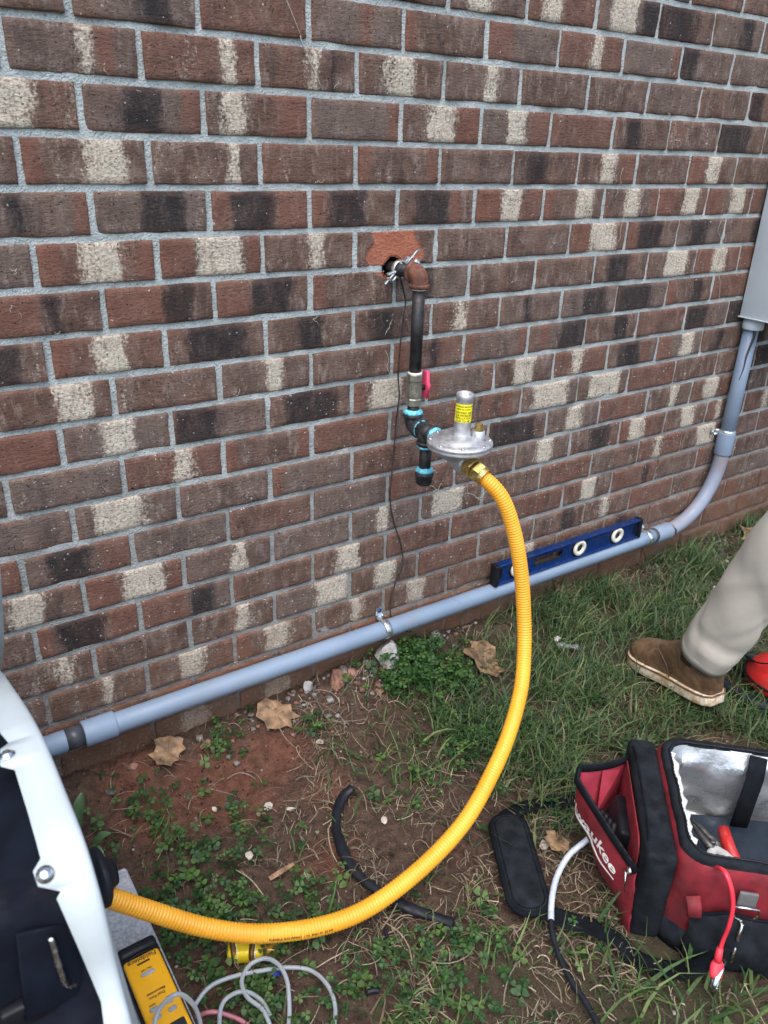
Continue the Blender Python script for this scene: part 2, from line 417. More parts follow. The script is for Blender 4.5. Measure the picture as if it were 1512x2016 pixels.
def brick_grid(bl, bh, seed, nx=14, nz=6, depth=0.06, chipfn=None):
    """front face with uneven tumbled edges; local x 0..bl, z 0..-bh, front at y=0"""
    r = random.Random(seed)
    xs = [0, 0.0022] + [bl * k / nx for k in range(1, nx)] + [bl - 0.0022, bl]
    zs = [0, 0.0022] + [bh * k / nz for k in range(1, nz)] + [bh - 0.0022, bh]
    cols, rows = len(xs), len(zs); V = []; bu = []; be = []; ch = []
    ph = [r.uniform(0, 6.28) for _ in range(8)]; tiltx = r.uniform(-0.001, 0.001); tiltz = r.uniform(-0.0012, 0.0012)
    for j, z in enumerate(zs):
        for i, x in enumerate(xs):
            eL = min(i, cols - 1 - i); eT = min(j, rows - 1 - j); e = min(eL, eT)
            y = 0.0011 * math.sin(x * 60 + ph[0]) * math.sin(z * 90 + ph[1]) + r.uniform(-0.0005, 0.0005) + tiltx * (x / bl * 2 - 1) + tiltz * (z / bh * 2 - 1)
            if e == 0: y += 0.0014 + r.uniform(0, 0.0012)
            corner = eL <= 1 and eT <= 1
            if corner and r.random() < .35: y += r.uniform(0.0, 0.0015)
            xx, zz = x, z
            if i in (0, 1): xx += 0.0004 * math.sin(z * 160 + ph[2]) + r.uniform(-.0004, .0004) + (r.uniform(0, .0016) ** 1.0 if corner and r.random() < .3 else 0)
            if i in (cols - 1, cols - 2): xx += 0.0004 * math.sin(z * 150 + ph[3]) + r.uniform(-.0004, .0004) - (r.uniform(0, .0016) if corner and r.random() < .3 else 0)
            if j in (0, 1): zz += 0.0004 * math.sin(x * 50 + ph[4]) + r.uniform(-.0005, .0005)
            if j in (rows - 1, rows - 2): zz += 0.0004 * math.sin(x * 45 + ph[5]) + r.uniform(-.0005, .0005)
            c = chipfn(x, z) if chipfn else 0.0
            V.append((xx, y + 0.0028 * c + (0.0012 * r.random() * c), -zz)); bu.append(x / bl); be.append(1.0 if e == 0 else (0.6 if e == 1 else 0.0)); ch.append(c)
    F = [(j * cols + i, (j + 1) * cols + i, (j + 1) * cols + i + 1, j * cols + i + 1) for j in range(rows - 1) for i in range(cols - 1)]
    loop = [i for i in range(cols)] + [j * cols + cols - 1 for j in range(1, rows)] + [(rows - 1) * cols + i for i in range(cols - 2, -1, -1)] + [j * cols for j in range(rows - 2, 0, -1)]
    b0 = len(V)
    for q in loop: V.append((V[q][0], depth, V[q][2])); bu.append(bu[q]); be.append(0.3); ch.append(ch[q] * 0.0)
    for k in range(len(loop)):
        k2 = (k + 1) % len(loop); F.append((loop[k], loop[k2], b0 + k2, b0 + k))
    return V, F, bu, be, ch
def brick_mesh(name, data):
    V, F, bu, be, ch = data
    me = bpy.data.meshes.new(name); me.from_pydata(V, [], F); me.materials.append(M_brick)
    for nm, arr in (("bu", bu), ("be", be), ("chip", ch)):
        me.attributes.new(nm, 'FLOAT', 'POINT').data.foreach_set("value", arr)
    sm = [True] * len(me.polygons); me.polygons.foreach_set("use_smooth", sm)
    me.update(); return me

WX0, WX1 = -3.2, 4.0
wall = thing("brick_wall", "weathered brown brick house wall with cream and black banded bricks and grey mortar joints", "wall", (0.4, 0.05, 0.0))
FULL = [brick_mesh("brick", brick_grid(BL - MJ, BH - MJ, 100 + k)) for k in range(14)]
HX, HZ, HR = 0.095, 1.037, 0.0225             # pipe hole
cand = []
for row in range(-10, 15):
    zt = ZT - row * BH
    u0 = -30 if row % 2 == 0 else -31
    for u in range(u0, 40, 2):
        x0 = u * BL / 2 + MJ / 2
        if x0 < WX0 or x0 + BL > WX1: continue
        px, py, d = project(np.array([[x0 + a, 0, zt - b] for a in (0, BL - MJ) for b in (0, BH - MJ)]))
        inview = (px.max() > -30 and px.min() < 1540 and py.max() > -30 and py.min() < 2040 and zt > 0.0)
        cand.append((0 if inview else 1, d.mean(), row, u, x0, zt))
cand.sort()
front = [c for c in cand if c[0] == 0][:300]
keep = set((c[2], c[3]) for c in front)
jit = random.Random(3)
def tone_vec(code):
    z = [TONES[ch][0] for ch in code]; r = [TONES[ch][1] for ch in code]
    return z, r
def spall(x, z):            # broken face round the pipe hole, brick-local metres
    cx, cz = 0.085, 0.030
    a = math.atan2(z - cz, x - cx)
    R = 0.060 + 0.010 * math.sin(3 * a + 1) + 0.006 * math.sin(7 * a) + 0.02 * abs(math.cos(a)) * 0.2
    d = math.hypot((x - cx) * 0.95, (z - cz) * 0.9)
    return max(0.0, min(1.0, (R - d) / 0.006))
def cut_hole(me, loc):
    bm = bmesh.new(); bm.from_mesh(me)
    dead = [f for f in bm.faces if (lambda c: math.hypot(c.x + loc[0] - HX, c.z + loc[2] - HZ) < HR)(f.calc_center_median())]
    bmesh.ops.delete(bm, geom=dead, context='FACES'); bm.to_mesh(me); bm.free(); me.update()
for _, _, row, u, x0, zt in front:
    code = brick_code(row, u); z, r = tone_vec(code)
    loc = (x0 + jit.uniform(-.0012, .0012), jit.uniform(-.0015, .0015), zt + jit.uniform(-.0008, .0008))
    if (row, u) in ((0, 0), (1, -1), (1, 1)):
        me = brick_mesh("brick", brick_grid(BL - MJ, BH - MJ, 900 + u, nx=60, nz=24, chipfn=spall if row == 0 else (lambda a, b: max(0., min(1., (0.016 - b - 0.5 * abs(a - (BL - MJ)) + 0.012) / 0.006)) if u == -1 else 0.0)))
        cut_hole(me, loc)
    else:
        me = FULL[jit.randrange(len(FULL))]
    o = bpy.data.objects.new("brick", me); place(o, wall); o.location = Vector(loc) - BASE["brick_wall"]
    o.rotation_euler = (0, jit.uniform(-.004, .004), 0)
    o["zA"] = z[:3]; o["zB"] = z[3:]; o["rA"] = r[:3]; o["rB"] = r[3:]
    if (row, u) == (0, 0): o["label"] = "broken brick with fresh orange face around the pipe hole"
# the bricks beyond the frame, joined
V = []; F = []; at = {"bu": [], "be": [], "zA": [], "zB": [], "rA": [], "rB": []}
for _, _, row, u, x0, zt in cand:
    if (row, u) in keep: continue
    code = brick_code(row, u); z, r = tone_vec(code); b = len(V); e = 0.002
    w, h = BL - MJ, BH - MJ
    pts = [(e, 0, -e, 0), (w - e, 0, -e, 0), (w - e, 0, -h + e, 0), (e, 0, -h + e, 0), (0, .003, 0, 1), (w, .003, 0, 1), (w, .003, -h, 1), (0, .003, -h, 1), (0, .05, 0, 0), (w, .05, 0, 0), (w, .05, -h, 0), (0, .05, -h, 0)]
    dy = jit.uniform(-.0015, .0015)
    for a, y, c, ed in pts:
        V.append((x0 + a, y + dy, zt + c)); at["bu"].append(a / w); at["be"].append(ed)
        for k, q in (("zA", z[:3]), ("zB", z[3:]), ("rA", r[:3]), ("rB", r[3:])): at[k].append(q)
    F.append((b, b + 3, b + 2, b + 1))
    for s in (0, 4):
        for k in range(4): F.append((b + s + k, b + s + (k + 1) % 4, b + s + 4 + (k + 1) % 4, b + s + 4 + k))
o = bulk("brick_field", np.array(V), np.array(F), M_brick_far, wall, {k: np.array(v, float) for k, v in at.items()})
o["kind"] = "stuff"
# mortar bed with uneven struck face
def mortar_sheet():
    xs = np.concatenate([np.linspace(WX0, -1.0, 12)[:-1], np.arange(-1.0, 2.3, 0.006), np.linspace(2.3, WX1, 10)])
    zs = np.concatenate([np.arange(-0.06, 1.75, 0.006), np.linspace(1.75, 1.95, 4)])
    X, Z = np.meshgrid(xs, zs)
    Y = 0.0050 + 0.0030 * (fbm(X * 60, Z * 60, 4, 3) - 0.5) + 0.0045 * (vnoise(X * 14, Z * 14, 9) - 0.5)
    V = np.stack([X, Y, Z], -1).reshape(-1, 3); nx = len(xs)
    I = np.arange(len(V)).reshape(len(zs), nx)
    Q = np.stack([I[:-1, :-1], I[:-1, 1:], I[1:, 1:], I[1:, :-1]], -1).reshape(-1, 4)
    c = V[Q].mean(1); Q = Q[np.hypot(c[:, 0] - HX, c[:, 2] - HZ) > HR + .002]
    return V, Q
V, Q = mortar_sheet()
bulk("mortar", V, Q, M_mortar, wall, smooth=True)
M_hole = simple("hole_dirt", (0.03, 0.022, 0.018), 0.95, bump=0.002)
a, F2 = revolve([(HR + .004, 0.001), (HR + .001, 0.02), (HR, 0.12), (0.001, 0.12)], (HX, 0.0, HZ), (0, 1, 0), 24)
mesh("hole_lining", a, F2[:-2], M_hole, wall)
# backing block behind the brick leaf so that the wall has thickness
M_block = simple("backing_block", (0.2, 0.2, 0.19), 0.9)
mesh("backing", *box(((WX0 + WX1) / 2, 0.19, 0.90), (WX1 - WX0, 0.12, 2.1)), M_block, wall, smooth=False)

# ==================================================================== GROUND
def ground_z(x, y):
    d = -y
    z = 0.05 * np.exp(-(d / 0.10) ** 2) * (0.5 + 0.5 * np.exp(-((x - 0.15) / 0.45) ** 2)) + 0.018 * np.exp(-(d / 0.25) ** 2)
    z = z + 0.022 * (fbm(x * 5, y * 5, 21, 4) - 0.47) + 0.008 * (fbm(x * 30, y * 30, 31, 3) - 0.45)
    return z
def gz(x, y): return float(ground_z(np.array([x]), np.array([y]))[0])
def on_ground(px, py, lift=0.0):
    P = on_z(px, py, .02)
    for _ in range(6): P = on_z(px, py, gz(P[0], min(P[1], -.005)) + lift)
    return P
def blob(px, py, r, w=1.0, asp=1.0):
    P = on_ground(px, py); return (P[0], P[1], r, w, asp)
def field(x, y, blobs):
    s = np.zeros_like(x)
    for bx, by, r, w, asp in blobs:
        s = np.maximum(s, w * np.exp(-(((x - bx) / (r * asp)) ** 2 + ((y - by) / r) ** 2)))
    return s
CLAY = [blob(430, 1560, .13, 1, 1.5), blob(330, 1600, .10, .9, 1.4), blob(560, 1480, .10, .8, 1.3), blob(660, 1680, .10, .6), blob(250, 1520, .1, .8), blob(640, 1560, .1, .7), blob(900, 1660, .08, .55), blob(420, 1940, .06, .6), blob(460, 1880, .05, .5), blob(1400, 1440, .09, .6), blob(1330, 1080, .12, .7)]
LAWN = [blob(1150, 1200, .30, 1, 1.3), blob(1200, 1330, .28, 1, 1.2), blob(1000, 1440, .18, .9), blob(1450, 1120, .4, 1), blob(1400, 1250, .35, 1), blob(1120, 1470, .2, .9), blob(1480, 1430, .2, .75), blob(1120, 1120, .2, .9, 1.6), blob(1500, 1010, .35, .9, 1.5), blob(1180, 1480, .14, .8)]
SPARSE = [blob(800, 1480, .14, .8), blob(900, 1400, .15, .9), blob(850, 1850, .12, .5), blob(1000, 1800, .2, .6), blob(1120, 1900, .15, .7), blob(700, 1950, .2, .5), blob(1000, 1950, .25, .75), blob(1350, 1960, .2, 1), blob(1220, 1970, .15, .9), blob(1180, 1680, .1, .6), blob(640, 1430, .1, .35), blob(1060, 1560, .1, .6), blob(900, 1540, .08, .4), blob(350, 1660, .08, .5)]
CLOVER = [blob(830, 1335, .085, 1, 1.2), blob(900, 1345, .06, .8), blob(900, 1430, .07, .8), blob(330, 1720, .12, 1, 1.1), blob(430, 1670, .08, .7), blob(400, 1790, .10, .8), blob(540, 1930, .10, .9), blob(600, 1880, .08, .6), blob(340, 1890, .07, .7), blob(740, 1880, .06, .4), blob(300, 1640, .06, .6), blob(720, 1990, .08, .6), blob(850, 1960, .10, .5), blob(1130, 1620, .05, .6), blob(830, 1560, .05, .4), blob(750, 1540, .05, .5), blob(250, 1580, .05, .6), blob(980, 1470, .1, .8), blob(940, 1880, .08, .4), blob(1060, 1840, .06, .4), blob(600, 1780, .06, .4), blob(440, 1470, .03, .7), blob(615, 1435, .025, .8)]
STRAW = [blob(700, 1430, .16, 1, 1.2), blob(800, 1500, .16, 1), blob(700, 1570, .15, .7), blob(1050, 1780, .22, .9), blob(950, 1820, .2, .8), blob(1140, 1830, .15, 1), blob(900, 1750, .2, .7), blob(1340, 1110, .15, 1, 1.5), blob(1150, 1560, .12, .9), blob(400, 1460, .1, .4), blob(1000, 1560, .1, .7), blob(1300, 1430, .12, .9), blob(700, 1720, .15, .6), blob(520, 1750, .1, .4), blob(1100, 1680, .1, .9), blob(800, 1950, .25, .7)]
def ground_mesh():
    gx = np.concatenate([-60 * np.geomspace(1, .035, 24)[:-1], np.arange(-1.9, 2.7, 0.011), 2.7 + 57 * np.geomspace(.002, 1, 24)])
    gy = np.concatenate([-60 * np.geomspace(1, .037, 22)[:-1], np.arange(-2.2, 0.05, 0.011), [0.12, 0.3]])
    X, Y = np.meshgrid(gx, gy)
    near = np.exp(-np.maximum(0, np.maximum(np.abs(X - .4) - 2.2, -Y - 2.1)) / 0.4)
    Z = ground_z(X, Y) * near + 0.006 * near * (vnoise(X * 90, Y * 90, 77) - .5)
    V = np.stack([X, Y, Z], -1).reshape(-1, 3)
    I = np.arange(len(V)).reshape(len(gy), len(gx))
    Q = np.stack([I[:-1, :-1], I[:-1, 1:], I[1:, 1:], I[1:, :-1]], -1).reshape(-1, 4)
    x, y = V[:, 0], V[:, 1]
    clay = field(x, y, CLAY); lawn = field(x, y, LAWN + SPARSE)
    far = np.clip((np.maximum(np.abs(x - .4) - 2.0, -y - 1.9)) / .3, 0, 1)
    lawn = np.maximum(lawn, far)
    return V, Q, {"clay": clay, "lawn": lawn}
def ground_material():
    t = NT("clay_soil"); p = t.pos()
    n = t.noise(7, 6, p, 0.6); m = t.noise(45, 6, p, 0.7); f = t.noise(200, 4, p, 0.65)
    clay = t.ss(t.math('ADD', t.attr("clay"), t.math('MULTIPLY', t.math('SUBTRACT', n, 0.5), 0.9)), 0.3, 0.8)
    c = t.mix(t.ss(m, 0.3, 0.7), (0.045, 0.030, 0.022), (0.115, 0.074, 0.053))
    cl = t.mix(t.ss(m, 0.3, 0.7), (0.095, 0.040, 0.026), (0.180, 0.082, 0.056))
    c = t.mix(clay, c, cl)
    c = t.mix(t.math('MULTIPLY', t.ss(f, 0.6, 0.75), 0.35), c, (0.17, 0.12, 0.085))
    c = t.mix(t.math('MULTIPLY', t.ss(t.noise(150, 3, p), 0.68, 0.72), 0.6), c, (0.24, 0.19, 0.15))
    g = t.math('MULTIPLY', t.ss(t.math('ADD', t.attr("lawn"), t.math('MULTIPLY', t.math('SUBTRACT', m, 0.5), 0.6)), 0.45, 0.95), 0.6)
    c = t.mix(g, c, (0.040, 0.046, 0.022))
    h = t.math('ADD', m, t.math('MULTIPLY', f, 0.5))
    t.set(Base_Color=c, Roughness=0.95, Normal=t.bump(h, 0.012, 0.9)); t.b.inputs["Specular IOR Level"].default_value = 0.2
    return t.m
V, Q, at = ground_mesh()
g = bulk("ground", V, Q, ground_material(), None, at, smooth=True); g["kind"] = "structure"

# ==================================================================== MATERIALS FOR THE THINGS
M_conduit = simple("grey_pvc", (0.205, 0.275, 0.370), 0.42, var=0.05, vscale=9, bump=0.0002, dirt=0.25, dirtcol=(0.22, 0.20, 0.19))
M_conduit_dirty = simple("grey_pvc_soiled", (0.235, 0.27, 0.345), 0.5, var=0.06, vscale=14, dirt=0.7, dirtcol=(0.30, 0.22, 0.18))
M_glue = simple("dark_glue", (0.055, 0.06, 0.07), 0.45, var=0.2)
M_zinc = simple("zinc_plate", (0.62, 0.66, 0.66), 0.32, 0.9, var=0.2, vscale=90)
M_steelbox = simple("grey_enamel", (0.52, 0.59, 0.63), 0.45, var=0.03, vscale=6)
M_black_iron = simple("black_iron_pipe", (0.022, 0.022, 0.024), 0.48, 0.25, var=0.4, vscale=45, bump=0.0004, bscale=150, dirt=0.45, dirtcol=(0.075, 0.045, 0.03))
M_black_fit = simple("black_malleable_iron", (0.030, 0.031, 0.034), 0.5, 0.25, var=0.3, vscale=60, bump=0.0006, bscale=240)
M_rust = simple("rusty_iron", (0.135, 0.052, 0.032), 0.8, var=0.35, vscale=55, bump=0.0008, bscale=260, dirt=0.5, dirtcol=(0.06, 0.03, 0.02))
M_nickel = simple("dull_nickel_brass", (0.27, 0.265, 0.22), 0.45, 0.75, var=0.15, vscale=70)
M_dope = simple("blue_pipe_dope", (0.13, 0.50, 0.62), 0.5, var=0.25, vscale=120, bump=0.0015, bscale=220)
M_tape = simple("white_tape", (0.7, 0.68, 0.6), 0.7, var=0.1)
M_handle = simple("red_handle_vinyl", (0.62, 0.055, 0.13), 0.4, var=0.06)
M_alu = simple("cast_aluminium", (0.50, 0.51, 0.525), 0.48, 0.75, var=0.10, vscale=70, bump=0.0006, bscale=420, dirt=0.18, dirtcol=(0.22, 0.21, 0.2))
M_brass = simple("brass", (0.48, 0.36, 0.13), 0.36, 0.85, var=0.15, vscale=80)
M_lblyellow = simple("yellow_label", (0.86, 0.78, 0.02), 0.45, var=0.02)
M_ink = simple("black_ink", (0.015, 0.015, 0.015), 0.6)
M_blue = simple("blue_anodised", (0.005, 0.032, 0.150), 0.34, 0.3, var=0.12, vscale=40, dirt=0.25, dirtcol=(0.09, 0.09, 0.10))
M_cream = simple("cream_plastic", (0.72, 0.70, 0.60), 0.4)
M_blackp = simple("black_plastic", (0.008, 0.009, 0.012), 0.5, var=0.2, Specular_IOR_Level=0.25)
M_rubber = simple("black_rubber", (0.009, 0.011, 0.016), 0.55, var=0.2, bump=0.0003, Specular_IOR_Level=0.3)
M_white = simple("white_powdercoat", (0.45, 0.51, 0.525), 0.5, var=0.02, vscale=10)
M_navy = simple("black_painted_steel", (0.004, 0.006, 0.012), 0.7, var=0.25, vscale=20, Specular_IOR_Level=0.12)
M_yplastic = simple("yellow_meter_plastic", (0.80, 0.40, 0.012), 0.42, var=0.03)
M_btn = simple("grey_button", (0.30, 0.33, 0.36), 0.5)
M_screen = simple("dark_screen", (0.028, 0.034, 0.034), 0.18)
def pad_material():
    t = NT("moulded_pad_grit"); p = t.pos(); n = t.noise(160, 5, p, 0.7); m = t.noise(25, 5, p)
    c = t.mix(t.ss(n, 0.35, 0.65), (0.30, 0.325, 0.35), (0.52, 0.545, 0.565)); c = t.mix(t.math('MULTIPLY', t.ss(m, 0.6, 0.75), .4), c, (0.2, 0.18, 0.16))
    t.set(Base_Color=c, Roughness=0.9, Normal=t.bump(n, 0.004)); return t.m
M_pad = pad_material()
def hose_material():
    t = NT("yellow_jacket"); p = t.pos(); n = t.noise(60, 5, p, .7); m = t.noise(14, 4, p)
    c = t.mix(t.ss(m, .3, .7), (0.78, 0.345, 0.022), (0.84, 0.41, 0.035)); c = t.mix(t.math('MULTIPLY', t.ss(n, .60, .78), .28), c, (0.34, 0.15, 0.03))
    t.set(Base_Color=c, Roughness=0.36); return t.m
M_hose = hose_material()
M_redcloth = simple("red_nylon_cloth", (0.190, 0.010, 0.018), 0.75, var=0.22, vscale=25, bump=0.0005, bscale=700, dirt=0.3, dirtcol=(0.10, 0.03, 0.025))
M_pinkcloth = simple("coated_cloth_back", (0.42, 0.045, 0.075), 0.6, var=0.15, vscale=20)
M_blackcloth = simple("black_nylon_cloth", (0.011, 0.014, 0.018), 0.85, var=0.3, vscale=30, bump=0.0006, bscale=650, dirt=0.35, dirtcol=(0.036, 0.037, 0.038), Specular_IOR_Level=0.15)
M_webbing = simple("black_webbing", (0.006, 0.008, 0.011), 0.85, var=0.25, bump=0.0006, bscale=800, Specular_IOR_Level=0.12)
M_foil = simple("silver_foil_lining", (0.50, 0.52, 0.53), 0.32, 0.75, var=0.05, vscale=14, bump=0.0015, bscale=60, dirt=0.15, dirtcol=(0.25, 0.24, 0.23))
M_liner_edge = simple("white_liner_edge", (0.66, 0.66, 0.6), 0.6)
M_chrome = simple("chromed_steel", (0.66, 0.66, 0.64), 0.22, 1.0, var=0.12, vscale=80)
M_toolsteel = simple("dark_tool_steel", (0.11, 0.105, 0.10), 0.42, 0.8, var=0.25, vscale=90)
M_gripgrey = simple("grey_grip", (0.46, 0.46, 0.44), 0.5)
M_redplastic = simple("red_plastic", (0.50, 0.022, 0.018), 0.35, var=0.06)
M_redwire = simple("red_wire", (0.72, 0.035, 0.06), 0.42, var=0.05)
M_letter = simple("white_print", (0.80, 0.78, 0.74), 0.7)
M_whitecable = simple("white_tape_wrap", (0.48, 0.53, 0.62), 0.45, var=0.08, vscale=60)
M_darkwire = simple("weathered_wire", (0.035, 0.028, 0.022), 0.7, var=0.4, vscale=60)
M_khaki = simple("khaki_cotton", (0.47, 0.44, 0.375), 0.85, var=0.08, vscale=10, bump=0.0005, bscale=900, dirt=0.25, dirtcol=(0.34, 0.30, 0.25))
def leather():
    t = NT("brown_leather"); p = t.pos(); n = t.noise(16, 6, p, .65, 0.8); f = t.noise(90, 5, p, .7)
    c = t.mix(t.ss(n, .3, .68), (0.058, 0.034, 0.018), (0.175, 0.105, 0.055)); c = t.mix(t.math('MULTIPLY', t.ss(f, .62, .8), .5), c, (0.24, 0.165, 0.10))
    t.set(Base_Color=c, Roughness=t.ss(n, .3, .7, .42, .65), Normal=t.bump(f, 0.0015)); return t.m
M_leather = leather()
def sole_material():
    t = NT("pale_wedge_sole"); p = t.pos(); n = t.noise(40, 5, p, .7); s = t.noise(260, 2, t.scaled(p, (1, 1, .15)))
    c = t.mix(t.ss(n, .35, .65), (0.42, 0.27, 0.12), (0.72, 0.64, 0.50)); c = t.mix(t.math('MULTIPLY', t.ss(s, .55, .7), .35), c, (0.20, 0.12, 0.06))
    t.set(Base_Color=c, Roughness=.8, Normal=t.bump(s, .002)); return t.m
M_sole = sole_material()
def clear_tube_material():
    t = NT("clear_vinyl"); t.set(Base_Color=(0.40, 0.44, 0.47), Roughness=0.25); t.b.inputs["Transmission Weight"].default_value = 0.35; t.b.inputs["IOR"].default_value = 1.35
    return t.m
M_clear = clear_tube_material()
def plastic_film():
    t = NT("clear_film"); t.set(Base_Color=(0.85, 0.88, 0.9), Roughness=0.12); t.b.inputs["Transmission Weight"].default_value = 0.88; return t.m
M_film = plastic_film()
M_leaf = simple("dry_leaf", (0.235, 0.145, 0.078), 0.75, var=0.4, vscale=40, bump=0.001, bscale=90, dirt=0.5, dirtcol=(0.12, 0.07, 0.04))
M_chip = simple("white_chip", (0.47, 0.43, 0.35), 0.8, var=0.12, vscale=80)
M_stick = simple("split_wood", (0.28, 0.17, 0.10), 0.85, var=0.3, vscale=60, bump=0.001)
M_stone_grey = simple("grey_stone", (0.19, 0.18, 0.165), 0.9, var=0.35, vscale=50, bump=0.003, bscale=120, dirt=0.5, dirtcol=(0.13, 0.075, 0.05))
M_stone_red = simple("red_brick_rubble", (0.26, 0.135, 0.095), 0.9, var=0.3, vscale=50, bump=0.003, bscale=120, dirt=0.4, dirtcol=(0.13, 0.075, 0.05))
M_stone_white = simple("mortar_lump", (0.36, 0.36, 0.35), 0.92, var=0.2, vscale=45, bump=0.004, bscale=110, dirt=0.75, dirtcol=(0.24, 0.12, 0.07))

# ==================================================================== CONDUIT along the wall foot
CR, CY, CZ = 0.0225, -0.030, 0.158
conduit = thing("conduit", "grey plastic conduit pipe running along the wall foot and bending up to the grey box", "conduit", (0.3, CY, CZ - CR))
EX, ER = 1.405, 0.215
mesh("pipe", *sweep([(x, CY, CZ) for x in np.linspace(-1.6, EX - ER - 0.06, 30)], CR, 28), M_conduit, conduit)
arc = [(EX - ER - 0.06, CY, CZ)] + [(EX - ER + ER * math.sin(a), CY, CZ + ER - ER * math.cos(a)) for a in np.linspace(0, PI / 2, 22)] + [(EX + 0.002, CY, CZ + ER + 0.03)]
mesh("elbow", *sweep(arc, CR, 28), M_conduit_dirty, conduit)
mesh("riser", *sweep([(EX + 0.002, CY, CZ + ER + 0.03), (EX + 0.004, CY, 0.60), (EX + 0.006, CY, 0.80)], CR, 28), M_conduit, conduit)
def sleeve(org, axis, L, r=0.0275, mat=M_conduit):
    V, F = revolve([(r - .004, 0), (r - .0006, 0.0006), (r, .003), (r, L - .003), (r - .0006, L - .0006), (r - .004, L)], org, axis, 28); return mesh("coupling", V, F, mat, conduit)
p1 = on_y(165, 1455, CY); p2 = on_y(222, 1432, CY)
sleeve((p1[0], CY, CZ), (1, 0, 0), 0.066)
mesh("glue_band", *sweep([(p1[0] - 0.034, CY, CZ), (p1[0], CY, CZ)], CR + 0.0005, 28), M_glue, conduit)
q = on_y(1288, 1050, CY)
sleeve((q[0], CY, CZ), (1, 0, 0), 0.070)
mesh("glue_band", *sweep([(q[0] + 0.07, CY, CZ), (q[0] + 0.085, CY, CZ)], CR + 0.0005, 28), M_glue, conduit)
mesh("glue_band", *sweep([(q[0] - 0.012, CY, CZ), (q[0], CY, CZ)], CR + 0.0005, 28), M_glue, conduit)
sleeve((EX + 0.002, CY, CZ + ER + 0.012), (0, 0, 1), 0.075, 0.0275)
# dark drip of cement down the riser
dv = [on_x(1482, 655, EX - .006)]
drip = []
for px, py in ((1486, 648), (1484, 665), (1478, 680), (1470, 700), (1464, 725), (1455, 748)):
    d = ray(px, py); o = CAM
    # meet the riser's cylinder
    ax, ay = EX + 0.005, CY; R = CR + 0.0006
    a_ = d[0] ** 2 + d[1] ** 2; b_ = 2 * (d[0] * (o[0] - ax) + d[1] * (o[1] - ay)); c_ = (o[0] - ax) ** 2 + (o[1] - ay) ** 2 - R * R
    disc = b_ * b_ - 4 * a_ * c_
    if disc > 0: drip.append(o + d * ((-b_ - math.sqrt(disc)) / (2 * a_)))
if len(drip) > 2: mesh("cement_drip", *sweep(smooth_path(drip, 24), list(np.linspace(0.0050, 0.0012, 24)), 8, flat=(1, .35), up0=(-.7, -.7, 0)), M_glue, conduit)
# straps
def strap(org, axis, side, label, scr=True):
    """band over the pipe with one ear screwed to the wall; axis along the pipe, side = direction of the ear"""
    t = thing("pipe_strap", label, "strap", tuple(org), "zinc straps holding the conduit")
    a = Vector(axis); s = Vector(side); out = Vector((0, -1, 0)); o = Vector(org); R = CR + 0.0012; pts = []
    pts.append(o + s * 0.050 - out * 0.0275); pts.append(o + s * (R + 0.006) - out * 0.0275)
    for k in range(0, 13):
        an = math.radians(-40 + k * 220 / 12)
        pts.append(o + s * math.cos(an) * R + out * math.sin(an) * R)
    hw = 0.0095; V = []; F = []
    for p in pts:
        for dw, dn in ((-hw, 0), (-hw * .35, 0.0016), (hw * .35, 0.0016), (hw, 0)):
            nrm = (p - o).normalized(); V.append(p + a * dw + nrm * dn)
    n = len(pts); m = len(V)
    V += [v - (v - o).normalized() * 0.0016 for v in V]
    for i in range(n - 1):
        for k in range(3):
            q = (i * 4 + k, i * 4 + k + 1, i * 4 + 5 + k, i * 4 + 4 + k); F.append(q); F.append(tuple(j + m for j in q[::-1]))
        F.append((i * 4, i * 4 + 4, i * 4 + 4 + m, i * 4 + m)); F.append((i * 4 + 3, i * 4 + 3 + m, i * 4 + 7 + m, i * 4 + 7))
    mesh("band", V, F, M_zinc, t)
    mesh("screw", *revolve([(0.0055, 0), (0.0055, .003), (.004, .0045), (.001, .005)], o + s * 0.042 - out * 0.0265, out, 6), M_blue if scr else M_zinc, t, smooth=False)
s1 = on_y(757, 1240, CY); strap((s1[0], CY, CZ), (1, 0, 0), (0, 0, 1), "zinc strap on the conduit above the white lump of mortar")
s2 = on_y(1272, 1060, CY); strap((s2[0], CY, CZ), (1, 0, 0), (0, 0, 1), "zinc strap on the conduit at the right end of the blue level")
s3 = on_y(1428, 852, CY); strap((EX + 0.003, CY, s3[2]), (0, 0, 1), (-1, 0, 0), "zinc strap on the upright conduit below the grey box", False)

# ==================================================================== GREY BOX
bx = thing("electrical_box", "light grey steel electrical box on the wall at the right edge", "box", (1.58, -0.005, 0.82))
mesh("case", *box((1.582, -0.093, 1.26), (0.42, 0.176, 0.86), bevel=0.003), M_steelbox, bx)
mesh("cover", *box((1.582, -0.186, 1.262), (0.432, 0.008, 0.872), bevel=0.002), M_steelbox, bx)
mesh("bottom_lip", *box((1.582, -0.093, 0.828), (0.428, 0.180, 0.004), bevel=0.001), M_steelbox, bx)
mesh("hub", *revolve([(0.030, 0), (0.031, .002), (0.031, .024), (0.027, .027), (0.027, .036)], (EX + 0.006, CY - 0.003, 0.792), (0, 0, 1), 28), M_steelbox, bx)

